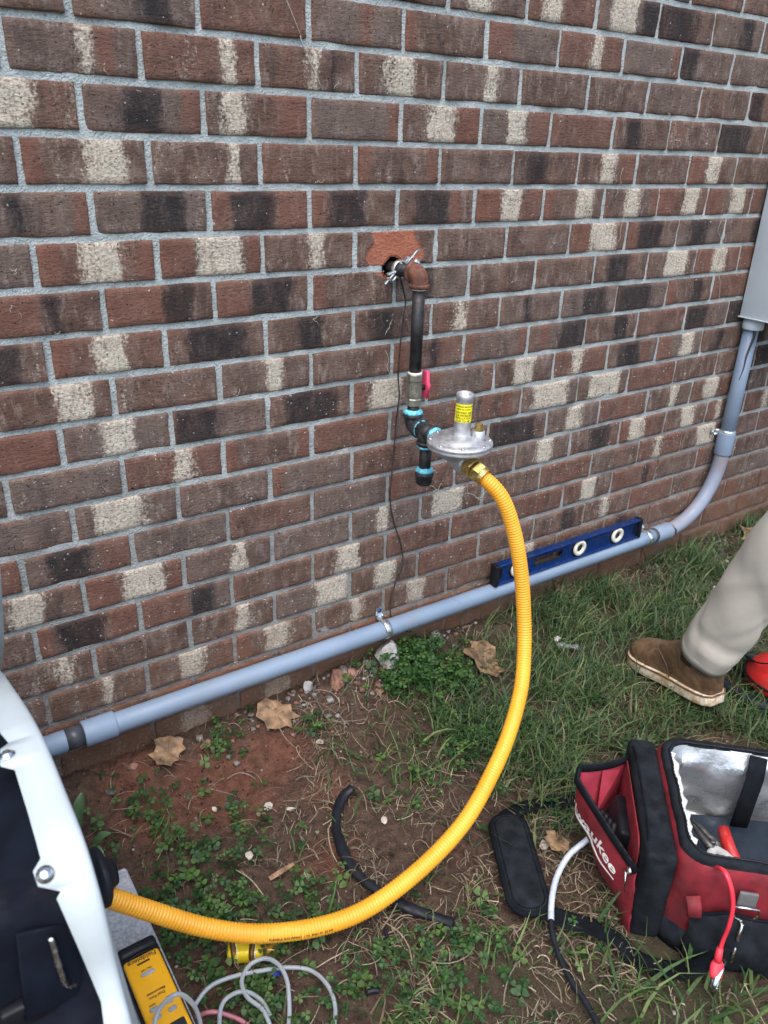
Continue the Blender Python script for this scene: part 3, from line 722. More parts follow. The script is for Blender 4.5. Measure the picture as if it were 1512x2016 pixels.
# ==================================================================== GAS PIPE
PX, PY = 0.0955, -0.0925
PR = 0.0130
gas = thing("gas_pipe", "black iron gas pipe dropping from the wall hole with rusty elbow, valve and capped leg", "gas pipe", (PX, PY, 0.575))
HZC = 1.037
mesh("wall_nipple", *sweep([(PX, 0.09, HZC), (PX, PY + 0.012, HZC)], PR, 24), M_black_iron, gas)
def elbow(c, d1, d2, mat, R=0.0185, leg=0.027):
    """malleable elbow with beads at both mouths; d1, d2 unit directions of the mouths"""
    c, d1, d2 = Vector(c), Vector(d1), Vector(d2); rb = 0.016
    path = [c + d1 * leg] + [c + d1 * leg * .7] + [c + d1 * rb * (1 - math.sin(a)) + d2 * rb * (1 - math.cos(a)) for a in np.linspace(0, PI / 2, 10)] + [c + d2 * leg * .7, c + d2 * leg]
    parts = [sweep(path, R, 24)]
    for d in (d1, d2):
        parts.append(revolve([(R, 0), (R + .0026, .001), (R + .0030, .003), (R + .0026, .007), (R, .009)], c + d * (leg - .008), d, 24))
    return cat(*parts)
mesh("upper_elbow", *elbow((PX, PY, HZC), (0, 1, 0), (0, 0, -1), M_rust), M_rust, gas)
zt = HZC - 0.025
mesh("thread_tape", *revolve([(PR + .0012, 0), (PR + .0016, .002), (PR + .0010, .005)], (PX, PY, zt - .006), (0, 0, 1), 24), M_tape, gas)
zv1 = on_y(820, 735, PY)[2]; zv0 = on_y(813, 797, PY)[2]
mesh("drop_pipe", *sweep([(PX, PY, zt + .01), (PX, PY, zv1 - .004)], PR, 24), M_black_iron, gas)
mesh("thread_tape", *revolve([(PR + .002, 0), (PR + .0024, .001), (PR + .001, .004)], (PX, PY, zv1), (0, 0, 1), 24), M_tape, gas)
hv = zv1 - zv0
vb = mesh("valve", *cat(revolve([(0.0165, 0), (.0175, .001), (.0175, .014), (.0160, .016), (.0160, hv * .33), (.0172, hv * .35), (.0172, hv * .66), (.0160, hv * .68), (.0160, hv - .016), (.0175, hv - .014), (.0175, hv - .001), (.0165, hv)], (PX, PY, zv0), (0, 0, 1), 8),
     revolve([(0.0168, 0), (.0168, hv * .4)], (PX, PY, zv0 + hv * .3), (0, 0, 1), 24)), M_nickel, gas, smooth=False)
BASE[vb.name] = Vector((0, 0, 0))
hc = Vector((PX, PY, zv0 + hv * 0.52)); sx = Vector((1, 0, 0))
st = mesh("valve_stem", *revolve([(.006, 0), (.006, .014)], hc + sx * .015, sx, 12), M_blackp, vb)
HL = prism([(-.008, -.024), (.008, -.024), (.009, -.008), (.013, -.004), (.013, .007), (.009, .012), (.0075, .036), (-.0075, .036), (-.009, .012), (-.013, .007), (-.013, -.004), (-.009, -.008)], hc + sx * .026, (0, 1, 0), (0, 0, 1), (1, 0, 0), .009, .002)
mesh("handle", *HL, M_handle, vb)
zE = on_y(806, 838, PY)[2]
mesh("short_nipple", *sweep([(PX, PY, zv0 + .004), (PX, PY, zE + .02)], PR, 24), M_black_iron, gas)
mesh("lower_elbow", *elbow((PX, PY, zE), (0, 0, 1), (0, -1, 0), M_black_fit), M_black_fit, gas)
def dope(c, axis, r=0.0155, h=.008, seed=0):
    rr = random.Random(seed); V, F = revolve([(r - .003, -.001), (r + .002, 0), (r + .0035, h * .4), (r, h), (r - .0035, h * 1.3)], c, axis, 20)
    c = Vector(c); V = [v + (v - c).normalized() * rr.uniform(-.001, .0014) for v in V]
    return mesh("pipe_dope", V, F, M_dope, gas)
dope((PX, PY, zE + .027), (0, 0, 1), .0185, .007, 1)
YT = PY - 0.052
dope((PX, PY - .027, zE), (0, -1, 0), .0165, .008, 2)
tee = cat(sweep([(PX, YT + .026, zE), (PX, YT - .026, zE)], .0185, 24), sweep([(PX, YT, zE), (PX, YT, zE - .030)], .0185, 24),
    *[revolve([(.0185, 0), (.0213, .001), (.0215, .003), (.0211, .007), (.0185, .009)], Vector((PX, YT, zE)) + Vector(d) * .020, d, 24) for d in ((0, 1, 0), (0, -1, 0), (0, 0, -1))])
mesh("tee", *tee, M_black_fit, gas)
zc = on_y(831, 938, YT)[2]
mesh("drip_leg", *sweep([(PX, YT, zE - .025), (PX, YT, zc)], PR, 24), M_black_iron, gas)
dope((PX, YT, zE - .030), (0, 0, -1), .0155, .006, 3)
mesh("cap", *revolve([(.010, -.020), (.016, -.018), (.0185, -.012), (.0185, .000), (.0205, .002), (.0205, .008), (.0185, .010)], (PX, YT, zc), (0, 0, 1), 24), M_black_fit, gas)
dope((PX, YT, zc + .011), (0, 0, 1), .0165, .008, 4)
dope((PX, YT - .027, zE), (0, -1, 0), .0165, .006, 5)

# grounding clamp on the nipple
cl = thing("ground_clamp", "zinc grounding clamp with long bolts on the pipe nipple at the wall", "clamp", (PX, -0.025, HZC - .03))
cy = -0.022
for s in (1, -1):
    dirv = Vector((0.55, 0, -0.83)) * s       # clamp halves above and below the pipe
    tdir = Vector((0.83, 0, 0.55))
    pts = [Vector((PX, cy, HZC)) + dirv * (.009) + tdir * .030]
    for k in range(9):
        a = math.radians(18 + k * 18); pts.append(Vector((PX, cy, HZC)) + (tdir * math.cos(a) + dirv * math.sin(a)) * (PR + .004))
    pts.append(Vector((PX, cy, HZC)) + dirv * .009 - tdir * .030)
    mesh("jaw", *sweep(pts, .0062, 10, flat=(1, .45), up0=dirv), M_zinc, cl)
for off in (-.024, .024):
    c = Vector((PX, cy, HZC)) + Vector((0.83, 0, 0.55)) * off; dv_ = Vector((-0.50, -0.35, .79)).normalized() if off > 0 else Vector((-0.55, 0, 0.83))
    dv_ = Vector((0.55, -0.3, 0.78)).normalized() if off > 0 else Vector((0.62, -0.2, 0.76)).normalized()
    mesh("bolt", *cat(sweep([c - dv_ * .020, c + dv_ * .034], .0028, 10), revolve([(.0055, 0), (.0055, .004)], c + dv_ * .031, dv_, 6), revolve([(.0060, 0), (.0060, .005)], c - dv_ * .010, dv_, 6)), M_zinc, cl, smooth=False)
mesh("lug", *revolve([(.008, 0), (.009, .002), (.009, .008), (.003, .009)], Vector((PX + .030, cy - .012, HZC + .012)), (0.3, -1, 0.2), 14), M_zinc, cl)

# ==================================================================== REGULATOR
RY = -0.256; RZ = zE + 0.012
reg = thing("gas_regulator", "round cast aluminium gas regulator with yellow label on its vent stack", "regulator", (PX, RY, RZ - .05))
body = revolve([(.016, -.040), (.024, -.036), (.034, -.026), (.046, -.016), (.060, -.011), (.0655, -.009), (.0668, -.006), (.0655, -.003), (.0655, -.001), (.0670, .001), (.0660, .005), (.058, .0075), (.046, .009), (.044, .012), (.030, .014), (.020, .016)], (PX, RY, RZ), (0, 0, 1), 48)
mesh("diaphragm_case", *body, M_alu, reg)
mesh("inlet_boss", *cat(revolve([(.019, 0), (.021, .004), (.021, .014), (.024, .05), (.020, .075)], (PX, YT - .030, zE - .006), (0, -1, -.12), 20)), M_alu, reg)
mesh("outlet_boss", *cat(revolve([(.020, 0), (.026, .02), (.0265, .045)], (PX, RY + .02, RZ - .030), (0.05, -1, -.18), 8), revolve([(.019, .01), (.024, .045), (.022, .05)], (PX, RY + .02, RZ - .030), (0.05, -1, -.18), 20)), M_alu, reg, smooth=False)
for k in range(8):
    a = 2 * PI * k / 8 + .2
    mesh("screw", *revolve([(.0036, 0), (.0036, .002), (.0028, .003), (.001, .0032)], (PX + .0605 * math.cos(a), RY + .0605 * math.sin(a), RZ + .006), (0, 0, 1), 12), M_chrome, reg)
sc = Vector((PX + .004, RY + .002, RZ + .012)); sax = Vector((0.02, 0.0, 1)).normalized()
stk = mesh("vent_stack", *revolve([(.0225, 0), (.0190, .006), (.0175, .014), (.0165, .030), (.0165, .078), (.0172, .080), (.0172, .090), (.0150, .091), (.0150, .083)], sc, sax, 32), M_alu, reg)
# label wrapped round the stack
LW, LH, LR = 0.046, 0.037, 0.0168
sa, sxx, syy = frame(sax)
yaw0 = math.atan2((Vector(CAM) - sc).dot(syy), (Vector(CAM) - sc).dot(sxx))
def on_stack(u, v, lift=0.0):
    t = yaw0 + u / LR; return sc + sa * (.034 + v) + (sxx * math.cos(t) + syy * math.sin(t)) * (LR + lift)
N = 18; V = []; F = []
for j in (0, 1):
    for i in range(N + 1): V.append(on_stack(-LW / 2 + LW * i / N, j * LH))
F = [(i, i + 1, N + 2 + i, N + 1 + i) for i in range(N)]
lb = mesh("label", V, F, M_lblyellow, stk)
for k, (s, sz) in enumerate((("LINE PRESSURE REGULATOR", .0036), ("SERIES 325 CLASS 1", .0036), ("CERTIFIED GAS", .0056), ("LINE PRESSURE", .0056), ("REGULATOR", .0056), ("ANSI Z21.80", .0056))):
    tv, tf = text_pts(s, sz, 0, .00008)
    v0 = LH - .0045 - k * .0056 - (.0015 if k > 1 else 0)
    mesh("lettering", [on_stack(x, y + v0, .0004) for x, y in tv], tf, M_ink, stk, smooth=False)
# second, smaller port with brass plug, and the sticker on the casing
pc = Vector((PX + .030, RY - .020, RZ + .008))
mesh("side_port", *revolve([(.016, 0), (.0135, .008), (.0125, .019), (.011, .0195)], pc, (0, 0, 1), 24), M_alu, reg)
mesh("brass_plug", *cat(revolve([(.0098, .018), (.0098, .024)], pc, (0, 0, 1), 6), revolve([(.008, .024), (.008, .034), (.005, .035)], pc, (0, 0, 1), 6)), M_brass, reg, smooth=False)
mesh("sticker", *box((PX - .030, RY - .004, RZ + .0096), (.022, .012, .0006), Matrix.Rotation(-.8, 3, 'Z')), M_lblyellow, reg, smooth=False)

# ==================================================================== YELLOW HOSE
HP = [(960, 930, .690), (985, 975, .64), (1010, 1040, .57), (1025, 1120, .48), (1031, 1200, .39), (1032, 1280, .31), (1025, 1360, .25), (1000, 1450, .19), (965, 1530, .15), (920, 1610, .11), (860, 1680, .085), (780, 1750, .062), (700, 1800, .052), (610, 1828, .055), (500, 1838, .07), (400, 1825, .1), (300, 1795, .15), (212, 1766, .204)]
hpts = [on_z(*p) for p in HP]
h0 = Vector(hpts[0])
oax = Vector((0.05, -1, -.18)).normalized(); oend = Vector((PX, RY + .02, RZ - .030)) + oax * .048
hpts = [np.array(oend + oax * .022)] + [np.array(p) for p in hpts[1:]]
hose = thing("gas_hose", "yellow corrugated gas hose curving from the regulator down across the ground into the generator", "hose", tuple(oend))
NP = 1500; hp = smooth_path(hpts, NP)
hl = sum((b - a).length for a, b in zip(hp, hp[1:])); pitch = 0.0058
rad = []
for i in range(NP):
    ph = (hl * i / (NP - 1)) / pitch % 1.0
    rad.append(0.0147 + 0.0012 * (0.5 + 0.5 * math.cos(2 * PI * ph)) ** 0.7)
mesh("jacket", *sweep(hp, rad, 20), M_hose, hose)
mesh("brass_fitting", *cat(revolve([(.0165, -.008), (.0165, .002)], oend, oax, 20), revolve([(.0215, 0), (.0225, .002), (.0225, .020), (.0215, .022)], oend, oax, 6)), M_brass, hose, smooth=False)
d2 = (hp[40] - hp[0]).normalized()
mesh("brass_nut", *cat(revolve([(.0205, 0), (.0215, .002), (.0215, .016), (.0200, .018)], oend + oax * .022, (oax * .6 + d2 * .4).normalized(), 6), revolve([(.0185, .016), (.0175, .026)], oend + oax * .022, (oax * .6 + d2 * .4).normalized(), 20)), M_brass, hose, smooth=False)
mesh("sealant_ring", *revolve([(.018, -.006), (.0215, -.004), (.021, .001), (.018, .002)], oend, oax, 20), M_dope, hose)
# print along the jacket, on its lower side as seen from the camera
def hose_print(s, i0, size):
    tv, tf = text_pts(s, size, 0, .0001); out = []
    for x, y in tv:
        k = i0 - x / hl * (NP - 1); k0 = int(k); P = hp[k0].lerp(hp[k0 + 1], k - k0); T = (hp[k0 + 1] - hp[k0]).normalized()
        v = (Vector(CAM) - P); v = (v - T * v.dot(T)).normalized(); w = T.cross(v)
        if w.z < 0: w = -w
        an = y / .0159 - .72
        out.append(P + (v * math.cos(an) + w * math.sin(an)) * .0162)
    return mesh("lettering", out, tf, M_ink, hose, smooth=False)
i_txt = min(range(NP), key=lambda i: abs(project(np.array(hp[i]))[0] - 590) + (0 if i > NP * .5 else 9999))
hose_print("FLEXIBLE GAS PIPING  1 IN  EHD 37  25 PSI", i_txt, .0058)

# ==================================================================== SPIRIT LEVEL
LX0, LX1 = 0.437, 1.035; LZ0 = CZ + CR + .001; LHT = 0.062; LY = CY - .004
lev = thing("spirit_level", "blue box-beam spirit level with cream vials resting on the conduit", "level", ((LX0 + LX1) / 2, LY, LZ0))
def I_beam():
    parts = []
    x0, x1 = LX0 + .010, LX1 - .010; L = x1 - x0; cx = (x0 + x1) / 2
    parts.append(box((cx, LY, LZ0 + .0025), (L, .024, .005), bevel=.0012)); parts.append(box((cx, LY, LZ0 + LHT - .0025), (L, .024, .005), bevel=.0012))
    return cat(*parts)
mesh("rails", *I_beam(), M_blue, lev)
slotA, slotB = LX0 + .150, LX0 + .262            # hand slot between these
for a, b in ((LX0 + .010, slotA), (slotB, LX1 - .010)):
    mesh("web", *box(((a + b) / 2, LY, LZ0 + LHT / 2), (b - a, .007, LHT - .008)), M_blue, lev, smooth=False)
for zc_ in (LZ0 + .011, LZ0 + LHT - .011):
    mesh("web", *box(((slotA + slotB) / 2, LY, zc_), (slotB - slotA, .007, .014)), M_blue, lev, smooth=False)
V, F = sweep([((slotA + slotB) / 2 + (.045 * math.copysign(1, math.cos(a))) + .011 * math.cos(a), LY, LZ0 + LHT / 2 + .013 * math.sin(a)) for a in np.linspace(0, 2 * PI, 28)[:-1]], .0028, 8, closed=True, up0=(0, 1, 0))
mesh("slot_trim", V, F, M_blackp, lev)
for xv, rot in ((LX0 + .085, 0.0), (LX0 + .330, 1.0), (LX1 - .105, 0.6)):
    zc_ = LZ0 + LHT / 2; c = Vector((xv, LY, zc_))
    ring = revolve([(.013, -.010), (.0235, -.010), (.0245, -.007), (.0245, .007), (.0235, .010), (.013, .010), (.012, .004), (.012, -.004)], c, (0, -1, 0), 28)
    vr = mesh("vial_ring", ring[0], ring[1][:-2], M_cream, lev)
    mesh("vial", *sweep([c + Vector((math.cos(rot), 0, math.sin(rot))) * -.011, c + Vector((math.cos(rot), 0, math.sin(rot))) * .011], .0045, 12), M_clear, vr)
    mesh("vial_back", *revolve([(.0125, -.001), (.0125, .001)], c + Vector((0, .004, 0)), (0, -1, 0), 24), M_blackp, vr)
    mesh("painted_port_shadow", *revolve([(.031, 0), (.030, .0012)], c + Vector((0, -.0034, 0)), (0, -1, 0), 28), M_blackp, lev)  # black disc standing in for the shade around the vial ring
for xe, s in ((LX0 + .006, -1), (LX1 - .006, 1)):
    mesh("end_cap", *box((xe, LY, LZ0 + LHT / 2), (.013, .027, LHT + .003), bevel=.003), M_blackp, lev)
for xe in (LX0 + .024, LX1 - .024):
    mesh("hang_slot", *box((xe, LY - .0036, LZ0 + LHT / 2), (.012, .001, .032)), M_blackp, lev, smooth=False)

# ==================================================================== THIN WIRE ON THE WALL
wp = [(798, 590), (795, 620), (788, 680), (784, 740), (786, 780), (780, 830), (776, 880), (771, 940), (768, 985), (776, 1030), (790, 1075), (792, 1115), (776, 1155), (768, 1190), (771, 1225)]
wl_ = [on_y(px, py, -0.006 - .006 * (0.5 + 0.5 * math.sin(k * 1.9))) for k, (px, py) in enumerate(wp)]
wl_ = [np.array((PX - .004, -.03, HZC - .014))] + wl_
o = mesh("ground_wire", *sweep(smooth_path(wl_, 160), .0019, 8), M_darkwire); tag(o, "thin dark bare wire hanging down the brick wall from the pipe clamp", "wire")

# ==================================================================== GENERATOR, PAD AND METER (left foreground)
PADZ = 0.052
padx1 = -0.667; pady1 = -0.300
pad = mesh("equipment_pad", *box(((-2.12 + padx1) / 2, (pady1 - 1.02) / 2, PADZ / 2 - .02), (padx1 + 2.12, pady1 + 1.02, PADZ + .04), bevel=.006, seg=3), M_pad)
tag(pad, "pale grey gritty equipment pad under the generator", "pad")
gen = thing("generator", "white generator housing with its lid open and black inside, at the left edge", "generator", (-1.4, -0.65, PADZ))
OUT = [(2, 1318), (30, 1355), (60, 1400), (90, 1458), (130, 1555), (158, 1625), (180, 1690), (200, 1760), (217, 1830), (232, 1900), (247, 1960), (262, 2016)]
ol = [Vector(on_x(px, py, -.80)) for px, py in OUT]
ol = [Vector((-.80, -.285, .36)), Vector((-.80, -.275, .50))] + ol + [Vector((-.80, -.935, .47)), Vector((-.80, -.955, .36))]
ol = smooth_path(ol, 90)
INN = [(0, 1440), (18, 1462), (0, 1475), (0, 1505), (28, 1512), (55, 1600), (80, 1690), (65, 1715), (75, 1745), (120, 1755), (112, 1770), (160, 1880), (200, 1975), (205, 2016)]
def hit_profile(px, py):
    d = ray(px, py); best = None
    for i, (a, b) in enumerate(zip(ol, ol[1:])):
        A = np.array([[d[1], -(b - a).y], [d[2], -(b - a).z]])
        if abs(np.linalg.det(A)) < 1e-9: continue
        t, s = np.linalg.solve(A, np.array([a.y - CAM[1], a.z - CAM[2]]))
        if -0.01 <= s <= 1.01 and t > 0.1: best = (i + s, CAM[0] + t * d[0]) if best is None or t < best[2] else best; best = (*best[:2], t)
    return best
inner = sorted((h[0], h[1]) for h in (hit_profile(*p) for p in INN) if h)
def inner_x(s):
    if s <= inner[0][0]: return inner[0][1]
    for (s0, x0), (s1, x1) in zip(inner, inner[1:]):
        if s0 <= s <= s1: return x0 + (x1 - x0) * (s - s0) / max(1e-6, s1 - s0)
    return inner[-1][1]
def prof(s):
    i = min(len(ol) - 2, int(s)); return ol[i].lerp(ol[i + 1], s - i)
def prof_n(s):
    T = (prof(min(len(ol) - 1.001, s + .5)) - prof(max(0, s - .5))).normalized(); return Vector((0, T.z, -T.y))
S = sorted(set([k * .5 for k in range(2 * (len(ol) - 1))] + [a for a, _ in inner])); V = []; F = []
for s in S:
    P = prof(s); n = prof_n(s); xi = inner_x(s)
    for x, dn in ((xi, -.003), (xi, 0), (-.806, 0), (-.802, -.001), (-.80, -.005), (-.80, -.03)):
        V.append((x, P.y + n.y * dn, P.z + n.z * dn))
k = 6
F = [(i * k + j, i * k + j + 1, (i + 1) * k + j + 1, (i + 1) * k + j) for i in range(len(S) - 1) for j in range(k - 1)]
mesh("end_panel_flange", V, F, M_white, gen)
# outer skin of the end, leaning out to the base
V = []; F = []
for s in S:
    P = prof(s); n = prof_n(s); yb = max(-.93, min(-.29, P.y))
    V += [(-.80, P.y - n.y * .02, P.z - n.z * .02), (-.775, yb, min(.30, P.z - .05)), (-.752, yb, PADZ + .05), (-.75, yb, PADZ)]
F = [(i * 4 + j, i * 4 + j + 1, (i + 1) * 4 + j + 1, (i + 1) * 4 + j) for i in range(len(S) - 1) for j in range(3)]
mesh("end_panel", V, F, M_white, gen)
# black inside: follows the profile a little below the flange
V = []; F = []
for s in S:
    P = prof(s); n = prof_n(s)
    for x, dn in ((-2.0, -.035), (-.90, -.035), (-.858, -.034), (-.822, -.020), (-.806, -.012)): V.append((x, P.y + n.y * dn, P.z + n.z * dn))
F = [(i * 5 + j, i * 5 + j + 1, (i + 1) * 5 + j + 1, (i + 1) * 5 + j) for i in range(len(S) - 1) for j in range(4)]
mesh("inner_bulkhead", V, F, M_navy, gen)
mesh("base_tray", *box((-1.38, -.615, PADZ + .03), (1.24, .63, .06), bevel=.004), M_navy, gen)
mesh("rear_panel", *box((-1.40, -.290, .30), (1.19, .010, .48)), M_white, gen, smooth=False)
mesh("front_panel", *box((-1.40, -.950, .21), (1.19, .010, .30)), M_white, gen, smooth=False)
mesh("left_end_panel", *box((-1.995, -.62, .33), (.012, .64, .55)), M_white, gen, smooth=False)
# lid standing open at the back; its right edge just enters the frame
lid_px = [(-14, 1000), (-3, 1080), (3, 1150), (7, 1230), (7, 1280), (1, 1325)]
le = [Vector(on_x(px, py, -.785)) for px, py in lid_px]; le = smooth_path(le, 20)
V = []; F = []
for p in le: V += [p, p + Vector((-.012, -.004, .004)), p + Vector((-1.2, -.004, .004)), p + Vector((-1.2, .012, -.006)), p + Vector((0, .012, -.006))]
F = [(i * 5 + j, i * 5 + (j + 1) % 5, (i + 1) * 5 + (j + 1) % 5, (i + 1) * 5 + j) for i in range(len(le) - 1) for j in range(5)]
mesh("lid", V, F, M_white, gen)
for px, py in ((14, 1487), (89, 1722)):
    h = hit_profile(px, py); P = prof(h[0]); n = prof_n(h[0])
    mesh("bolt", *revolve([(.0080, 0), (.0080, .001), (.0058, .0015), (.0056, .0030), (.0045, .0042), (.001, .0046)], (h[1], P.y, P.z), n, 18), M_chrome, gen)
def on_bulk(px, py, lift=0.0):
    h = hit_profile(px, py); P = prof(h[0]); n = prof_n(h[0]); b = P - n * .034
    d = ray(px, py); t = (b - Vector(CAM)).dot(n) / Vector(d).dot(n)
    return Vector(CAM) + Vector(d) * t + n * lift, n
# service compartment: slot, box and bent rod
c0, n0 = on_bulk(95, 1890, .004)
mesh("compartment", *prism([(-.030, -.042), (.030, -.042), (.034, .030), (-.020, .044)], c0, Vector((1, 0, 0)), n0.cross(Vector((1, 0, 0))), n0, .006, .002), M_navy, gen)
a0, _ = on_bulk(95, 1832, .016); a1, _ = on_bulk(112, 1890, .018); a2, _ = on_bulk(124, 1915, .016); a3, _ = on_bulk(146, 1922, .012)
mesh("dipstick_rod", *sweep(smooth_path([a0, a1, a2, a3], 24), .0030, 10), M_chrome, gen)
b0, nb = on_bulk(149, 1916, .006)
mesh("hex_bolt", *revolve([(.0075, 0), (.0075, .006), (.005, .007)], b0, nb, 6), M_chrome, gen, smooth=False)
c1, n1_ = on_bulk(60, 1985, .002)
mesh("hose_clip", *box(tuple(c1), (.05, .012, .03), bevel=.003), M_blackp, gen)
# black service boot where the hose enters, and a round foot below it
hend = Vector(hp[-1])
fdir = (hp[-60] - hp[-1]).normalized(); fx = Vector((1, 0, 0))
d1c = Vector(on_x(193, 1728, -.742))
mesh("hose_gland", *revolve([(.044, -.004), (.046, 0), (.046, .006), (.040, .010), (.030, .012), (.024, .018), (.020, .026)], d1c, (1, 0.05, -0.1), 32), M_rubber, gen)
d2c = Vector(on_x(232, 1862, -.722))
mesh("side_latch", *cat(revolve([(.030, -.03), (.032, 0), (.032, .010), (.026, .014)], d2c + Vector((-.012, 0, 0)), (1, 0, 0), 28), box(tuple(d2c + Vector((-.012, 0, -.02))), (.03, .05, .08), bevel=.008)), M_rubber, gen)

# manometer lying on the pad
ztop = PADZ + .032
ma = Vector(on_z(270, 1866, ztop)); mb = Vector(on_z(340, 2030, ztop))
mdir = (mb - ma).normalized(); mside = Vector((0, 0, 1)).cross(mdir).normalized(); mlen = .205
meter = thing("pressure_meter", "yellow handheld pressure meter with dark screen lying on the pale pad", "meter", tuple(ma + mdir * .1 - Vector((0, 0, .032))))
MW = .058
def MP(u, v, z=0.0): return ma + mside * u + mdir * v + Vector((0, 0, z))
mm = Matrix((mside, mdir, Vector((0, 0, 1)))).transposed()
mesh("rubber_boot", *box(tuple(MP(0, mlen / 2 - .004, -.018)), (MW + .006, mlen, .028), mm, bevel=.006, seg=3), M_rubber, meter)
mesh("end_bumper", *box(tuple(MP(0, -.002, -.012)), (MW + .004, .020, .030), mm, bevel=.007, seg=3), M_rubber, meter)
mesh("face", *box(tuple(MP(0, mlen / 2 + .006, -.012)), (MW, mlen - .016, .026), mm, bevel=.006, seg=3), M_yplastic, meter)
def mtext(s, u, v, size, name="lettering"):
    tv, tf = text_pts(s, size, 0, .00012)
    return mesh(name, [MP(u - x, v + y * -1 + 0, .0016) if False else MP(u + x * FLIP[0], v + y * FLIP[1], .0016) for x, y in tv], tf, M_ink, meter, smooth=False)
# which way is "right" on the face as the camera sees it: text stands on its head in the photograph
e0 = project(np.array(MP(0, .05))); e1 = project(np.array(MP(.01, .05))); sgn = 1.0 if e1[0] > e0[0] else -1.0
FLIP = (-sgn, 1.0)
mtext("Fieldpiece", 0, .023, .0115); mesh("logo_arc", *sweep([MP(.020 * math.cos(a), .017 - .007 * math.sin(a) + .003, .0014) for a in np.linspace(.2, PI - .2, 12)], .0006, 6), M_ink, meter)
mesh("logo_bar", *box(tuple(MP(0, .0305, .0012)), (.020, .003, .0006), mm), M_ink, meter, smooth=False)
mtext("ON / OFF", 0, .044, .004); mtext("Dual Port", 0, .094, .0062); mtext("Manometer", 0, .087, .0062)
def button(u, v, w=.013): mesh("button", *prism(rrect(w, .0068, .0032), MP(u, v, .0005), mside, mdir, (0, 0, 1), .0028, .0007), M_btn, meter)
button(0, .052, .021)
for u in (-.012, .012):
    for v in (.113, .127): button(u, v); 
    mtext("HOLD" if u < 0 else "UNIT", u, .105, .0034)
mesh("screen", *prism(rrect(.044, .044, .003), MP(0, .168, .0006), mside, mdir, (0, 0, 1), .0012, .0003), M_screen, meter)

def px_path(pts, n=80): return smooth_path([on_z(x, y, z) for x, y, z in pts], n)
o = mesh("clear_tube", *sweep(px_path([(300, 2040, .10), (312, 1990, .115), (345, 1958, .13), (372, 1968, .11), (390, 1998, .075), (400, 2050, .04)], 60), .0036, 10), M_clear); tag(o, "clear vinyl tube arching over the yellow meter", "tube")
o = mesh("clear_tube", *sweep(px_path([(380, 1985, .02), (408, 1947, .03), (445, 1927, .035), (500, 1914, .03), (560, 1905, .025), (610, 1910, .02), (645, 1940, .025), (660, 1985, .02), (655, 2040, .02)], 100), .0036, 10), M_clear); tag(o, "clear vinyl tube in the widest arc over the clover right of the other loops", "tube")
o = mesh("clear_tube", *sweep(px_path([(540, 2040, .02), (518, 1990, .03), (486, 1962, .035), (476, 1930, .035), (493, 1899, .035), (525, 1887, .04), (553, 1905, .045), (568, 1950, .04), (562, 2040, .02), (500, 2080, .02), (440, 2060, .02), (432, 2010, .025), (442, 1970, .03), (478, 1952, .035), (513, 1968, .02), (532, 2000, .02)], 200), .0036, 10), M_clear); tag(o, "clear vinyl tube coiled in two loops below the yellow box", "tube")
o = mesh("pink_tube", *sweep(px_path([(385, 2003, .012), (410, 1993, .022), (440, 1996, .02), (485, 2016, .016), (520, 2060, .015)], 40), .0036, 10), simple("pink_vinyl", (0.36, 0.13, 0.16), .4)); tag(o, "thin pink tube on the soil beside the pad", "tube")

# yellow box with clear amber end under the hose
yb = Vector(on_z(484, 1870, .018)); yx = (Vector(on_z(520, 1868, .018)) - yb).normalized(); yy = Vector((0, 0, 1)).cross(yx)
ym = Matrix((yx, yy, Vector((0, 0, 1)))).transposed()
ybx = thing("yellow_case", "small yellow case with brown stripes lying under the hose", "case", tuple(yb - Vector((0, 0, .018))))
mesh("shell", *box(tuple(yb), (.062, .036, .030), ym, bevel=.008, seg=3), simple("yellow_case_plastic", (0.72, 0.55, 0.02), .38), ybx)
Mbr = simple("brown_print", (0.20, 0.11, 0.03), .5)
for u, tl in ((-.022, .45), (.012, -.12)):
    mesh("stripe", *box(tuple(yb + yx * u), (.0065, .0372, .0312), ym @ Matrix.Rotation(tl * .5, 3, 'Z'), bevel=.008, seg=3), Mbr, ybx)
    mesh("stripe", *box(tuple(yb + yx * (u + .0055)), (.0018, .0371, .0311), ym @ Matrix.Rotation(tl * .5, 3, 'Z'), bevel=.0005), M_cream, ybx)
Mam = NT("amber_plastic"); Mam.set(Base_Color=(0.75, 0.36, 0.03), Roughness=.2); Mam.b.inputs["Transmission Weight"].default_value = .5
mesh("amber_end", *box(tuple(yb + yx * .041 + yy * .002), (.024, .028, .022), ym, bevel=.006, seg=3), Mam.m, ybx)
bc = Vector(on_z(535, 1914, .008))
o = mesh("blue_cap", *revolve([(.010, 0), (.012, .002), (.012, .012), (.009, .014), (.003, .0145)], bc, (.3, -.4, .8), 16), simple("blue_plastic", (0.01, 0.03, 0.22), .4)); tag(o, "small blue plastic cap under the clear tubing", "cap")

